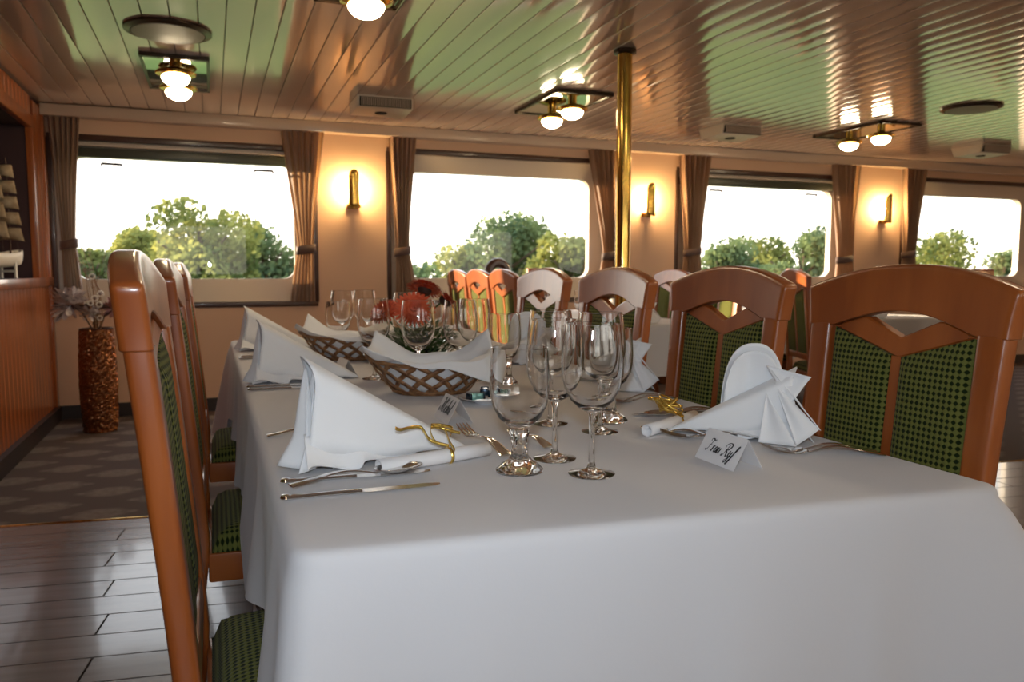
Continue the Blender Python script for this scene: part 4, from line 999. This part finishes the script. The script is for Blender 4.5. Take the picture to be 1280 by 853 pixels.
def big_bloom(loc, R, m, label, n=60, seed=0):
    random.seed(seed); t = empty('dried_flower', loc); q = MB()
    for k in range(n):
        d = Vector((random.uniform(-1, 1), random.uniform(-1, 0.6), random.uniform(-0.8, 1))).normalized(); s_ = d.cross(Vector((0.3, 0.2, 1))).normalized() * R * 0.16; e = d * R * random.uniform(0.7, 1.1)
        q.add([d * R * 0.1, d * R * 0.55 + s_, e + s_ * 0.7, e * 1.08, e - s_ * 0.7, d * R * 0.55 - s_], [(0, 1, 2, 3, 4, 5)])
    q.build('petals', m, t, smooth=False, recalc=False)
    q = MB(); base = Vector((-0.735 - loc[0], 5.90 - loc[1], 0.64 - loc[2])); q.tube([(0, 0, 0), base * 0.5 + Vector((0, 0, 0.05)), base], 0.005, 6); q.build('stem', 'dark', t)
    tag(t, label, 'dried flower', 'dried flowers in the copper vase')
big_bloom((-0.875, 5.84, 0.86), 0.135, 'dry', 'large pale feathery bloom leaning left from the copper vase', 70, 1)
big_bloom((-0.62, 5.86, 0.83), 0.085, 'dryp', 'pinkish dried bloom at the right of the copper vase', 50, 2)
big_bloom((-0.755, 5.83, 0.80), 0.07, 'dry', 'small pale bloom low in the middle of the copper vase', 40, 3)
for k, (x, z, r) in enumerate(((-0.735, 1.045, 0.022), (-0.725, 0.90, 0.024), (-0.69, 0.93, 0.024), (-0.70, 0.86, 0.022), (-0.75, 0.87, 0.02), (-0.735, 0.81, 0.022), (-0.70, 0.77, 0.02))):
    t = empty('lotus_pod_flower', (x, 5.82, z)); q = MB()
    for p in range(10):
        a = 2 * PI * p / 10; q.lathe([(0, -0.006), (0.008, 0), (0, 0.006)], 6, (r * 0.75 * math.cos(a), -0.004, r * 0.75 * math.sin(a)))
    q.build('petal_ring', 'white', t)
    q = MB(); q.lathe([(0, -0.006), (r * 0.45, 0), (0, 0.008)], 10, (0, -0.008, 0)); q.build('dark_centre', 'dark', t)
    q = MB(); q.tube([(0, 0, 0), (0, 0.05, (0.60 - z) * 0.5), (-0.735 - x, 0.08, 0.62 - z)], 0.0025, 5); q.build('stem', 'cane', t)
    tag(t, ('small white round flower with dark centre, ' + ['', 'second highest, left of centre', 'second highest, right one', 'middle right', 'middle left', 'low left', 'lowest one at the vase lip'][k]) if k else 'highest small white round flower above the copper vase', 'dried flower', 'small white round flowers in the vase')
q = MB(); random.seed(9)
for k in range(14):
    q.tube([(0, 0, 0), (random.uniform(-.05, .05), -0.03, 0.35), (random.uniform(-.10, .10), -0.04, 0.62 + random.uniform(-.1, .05))], [0.002, 0.002, 0.001], 4)
o = q.build('dry_grass', 'cane', None); o.location = (-0.735, 5.90, 0.60); tag(o, 'thin dry grass stalks rising from the copper vase', 'grass', kind='stuff')

# ---------------------------------------------------------------- ship model in the niche
t = empty('ship_model', (-1.255, 5.70, NZ0 + 0.004), -0.35)
q = MB()
def HP(u, v):
    s = 2 * u - 1; w = 0.062 * (1 - abs(s) ** 3) ** 0.6 + 0.004; a = PI * v; sh = 0.03 * s * s
    return (-w * math.cos(a), s * 0.27, 0.065 + (0.09 + sh) - (0.085 + sh * 0.3) * max(0, math.sin(a)) ** 0.7)
q.grid(HP, 30, 16); q.build('hull', 'white', t, solid=0.006)
q = MB(); q.grid(lambda u, v: ((2 * v - 1) * 0.056 * (1 - abs(2 * u - 1) ** 3) ** 0.6, (2 * u - 1) * 0.265, 0.142), 24, 4); q.build('deck', 'panel', t, solid=0.004)
q = MB()
for sy in (-0.14, 0.14):
    for sx in (-0.045, 0.045): q.box(sx - 0.006, sx + 0.006, sy - 0.008, sy + 0.008, 0.0, 0.10)
    q.box(-0.045, 0.045, sy - 0.008, sy + 0.008, 0.038, 0.052)
    q.build('display_stand', 'white', t, smooth=False); q = MB()
q.bm.free()
for my, mh in ((-0.15, 0.66), (0.02, 0.74), (0.17, 0.62)):
    q = MB(); q.tube([(0, my, 0.14), (0, my, 0.14 + mh)], [0.006, 0.003], 8); mast = q.build('mast', 'dark', t)
    for k in range(5):
        f = k / 5; z0 = 0.16 + mh * (0.12 + 0.80 * f) ; hh = mh * 0.135; w0 = 0.10 * (1 - 0.55 * f); w1 = w0 * 0.80
        q = MB(); q.grid(lambda u, v: ((2 * u - 1) * (w0 + (w1 - w0) * v), my - 0.012 - 0.045 * math.sin(PI * u) * math.sin(PI * (0.15 + 0.7 * v)), z0 + (hh) * v + 0.010 * math.cos(PI * (2 * u - 1) / 2) * (1 - v)), 12, 8)
        q.build('square_sail', 'sail', mast, solid=0.0015)
q = MB(); q.tube([(0, -0.26, 0.18), (0, -0.40, 0.24)], 0.004, 6)
for my in (-0.15, 0.02, 0.17):
    for s in (-1, 1): q.tube([(s * 0.055, my, 0.15), (0, my, 0.62)], 0.0012, 4)
q.build('rigging', 'dark', t)
tag(t, 'sailing ship model with tiered cream sails on a white stand in the wall niche', 'ship model')

# ---------------------------------------------------------------- background bits
q = MB(); q.lathe([(0.068 + 0.036 * math.cos(a), 0.045 * math.sin(a)) for a in [2 * PI * i / 10 for i in range(10)]], 32, closed=True, mat=Matrix.Rotation(PI / 2, 3, 'X').to_3x3() if False else Matrix(((1, 0, 0), (0, 0, 1), (0, 1, 0))))
t = empty('ring_vase', (2.03, 5.62, TZ)); o = q.build('ring_body', 'dark', t); o.location = (0, 0, 0.315)
q = MB(); q.lathe([(0, 0), (0.05, 0), (0.045, 0.012), (0.014, 0.03), (0.014, 0.20), (0, 0.2)], 20); q.build('foot', 'dark', t); tag(t, 'dark round ring ornament rising behind the orange chairs', 'ornament')
for x, lb in ((2.70, 'reddish menu box on the sill of the second window'), (5.56, 'reddish menu box on the sill of the third window'), (8.30, 'reddish menu box on the sill of the rightmost window')):
    t = empty('menu_box', (x, YF + 0.02, 0.842)); boxobj('box_body', 'box', t, -0.085, 0.085, -0.025, 0.022, 0.0, 0.262, bev=0.006); q = MB(); q.box(-0.07, 0.07, -0.029, -0.0252, 0.02, 0.24); q.build('box_front', 'wood', t, smooth=False); tag(t, lb, 'box', 'menu boxes on the window sills')
for o_ in (gob0, wine0): pass
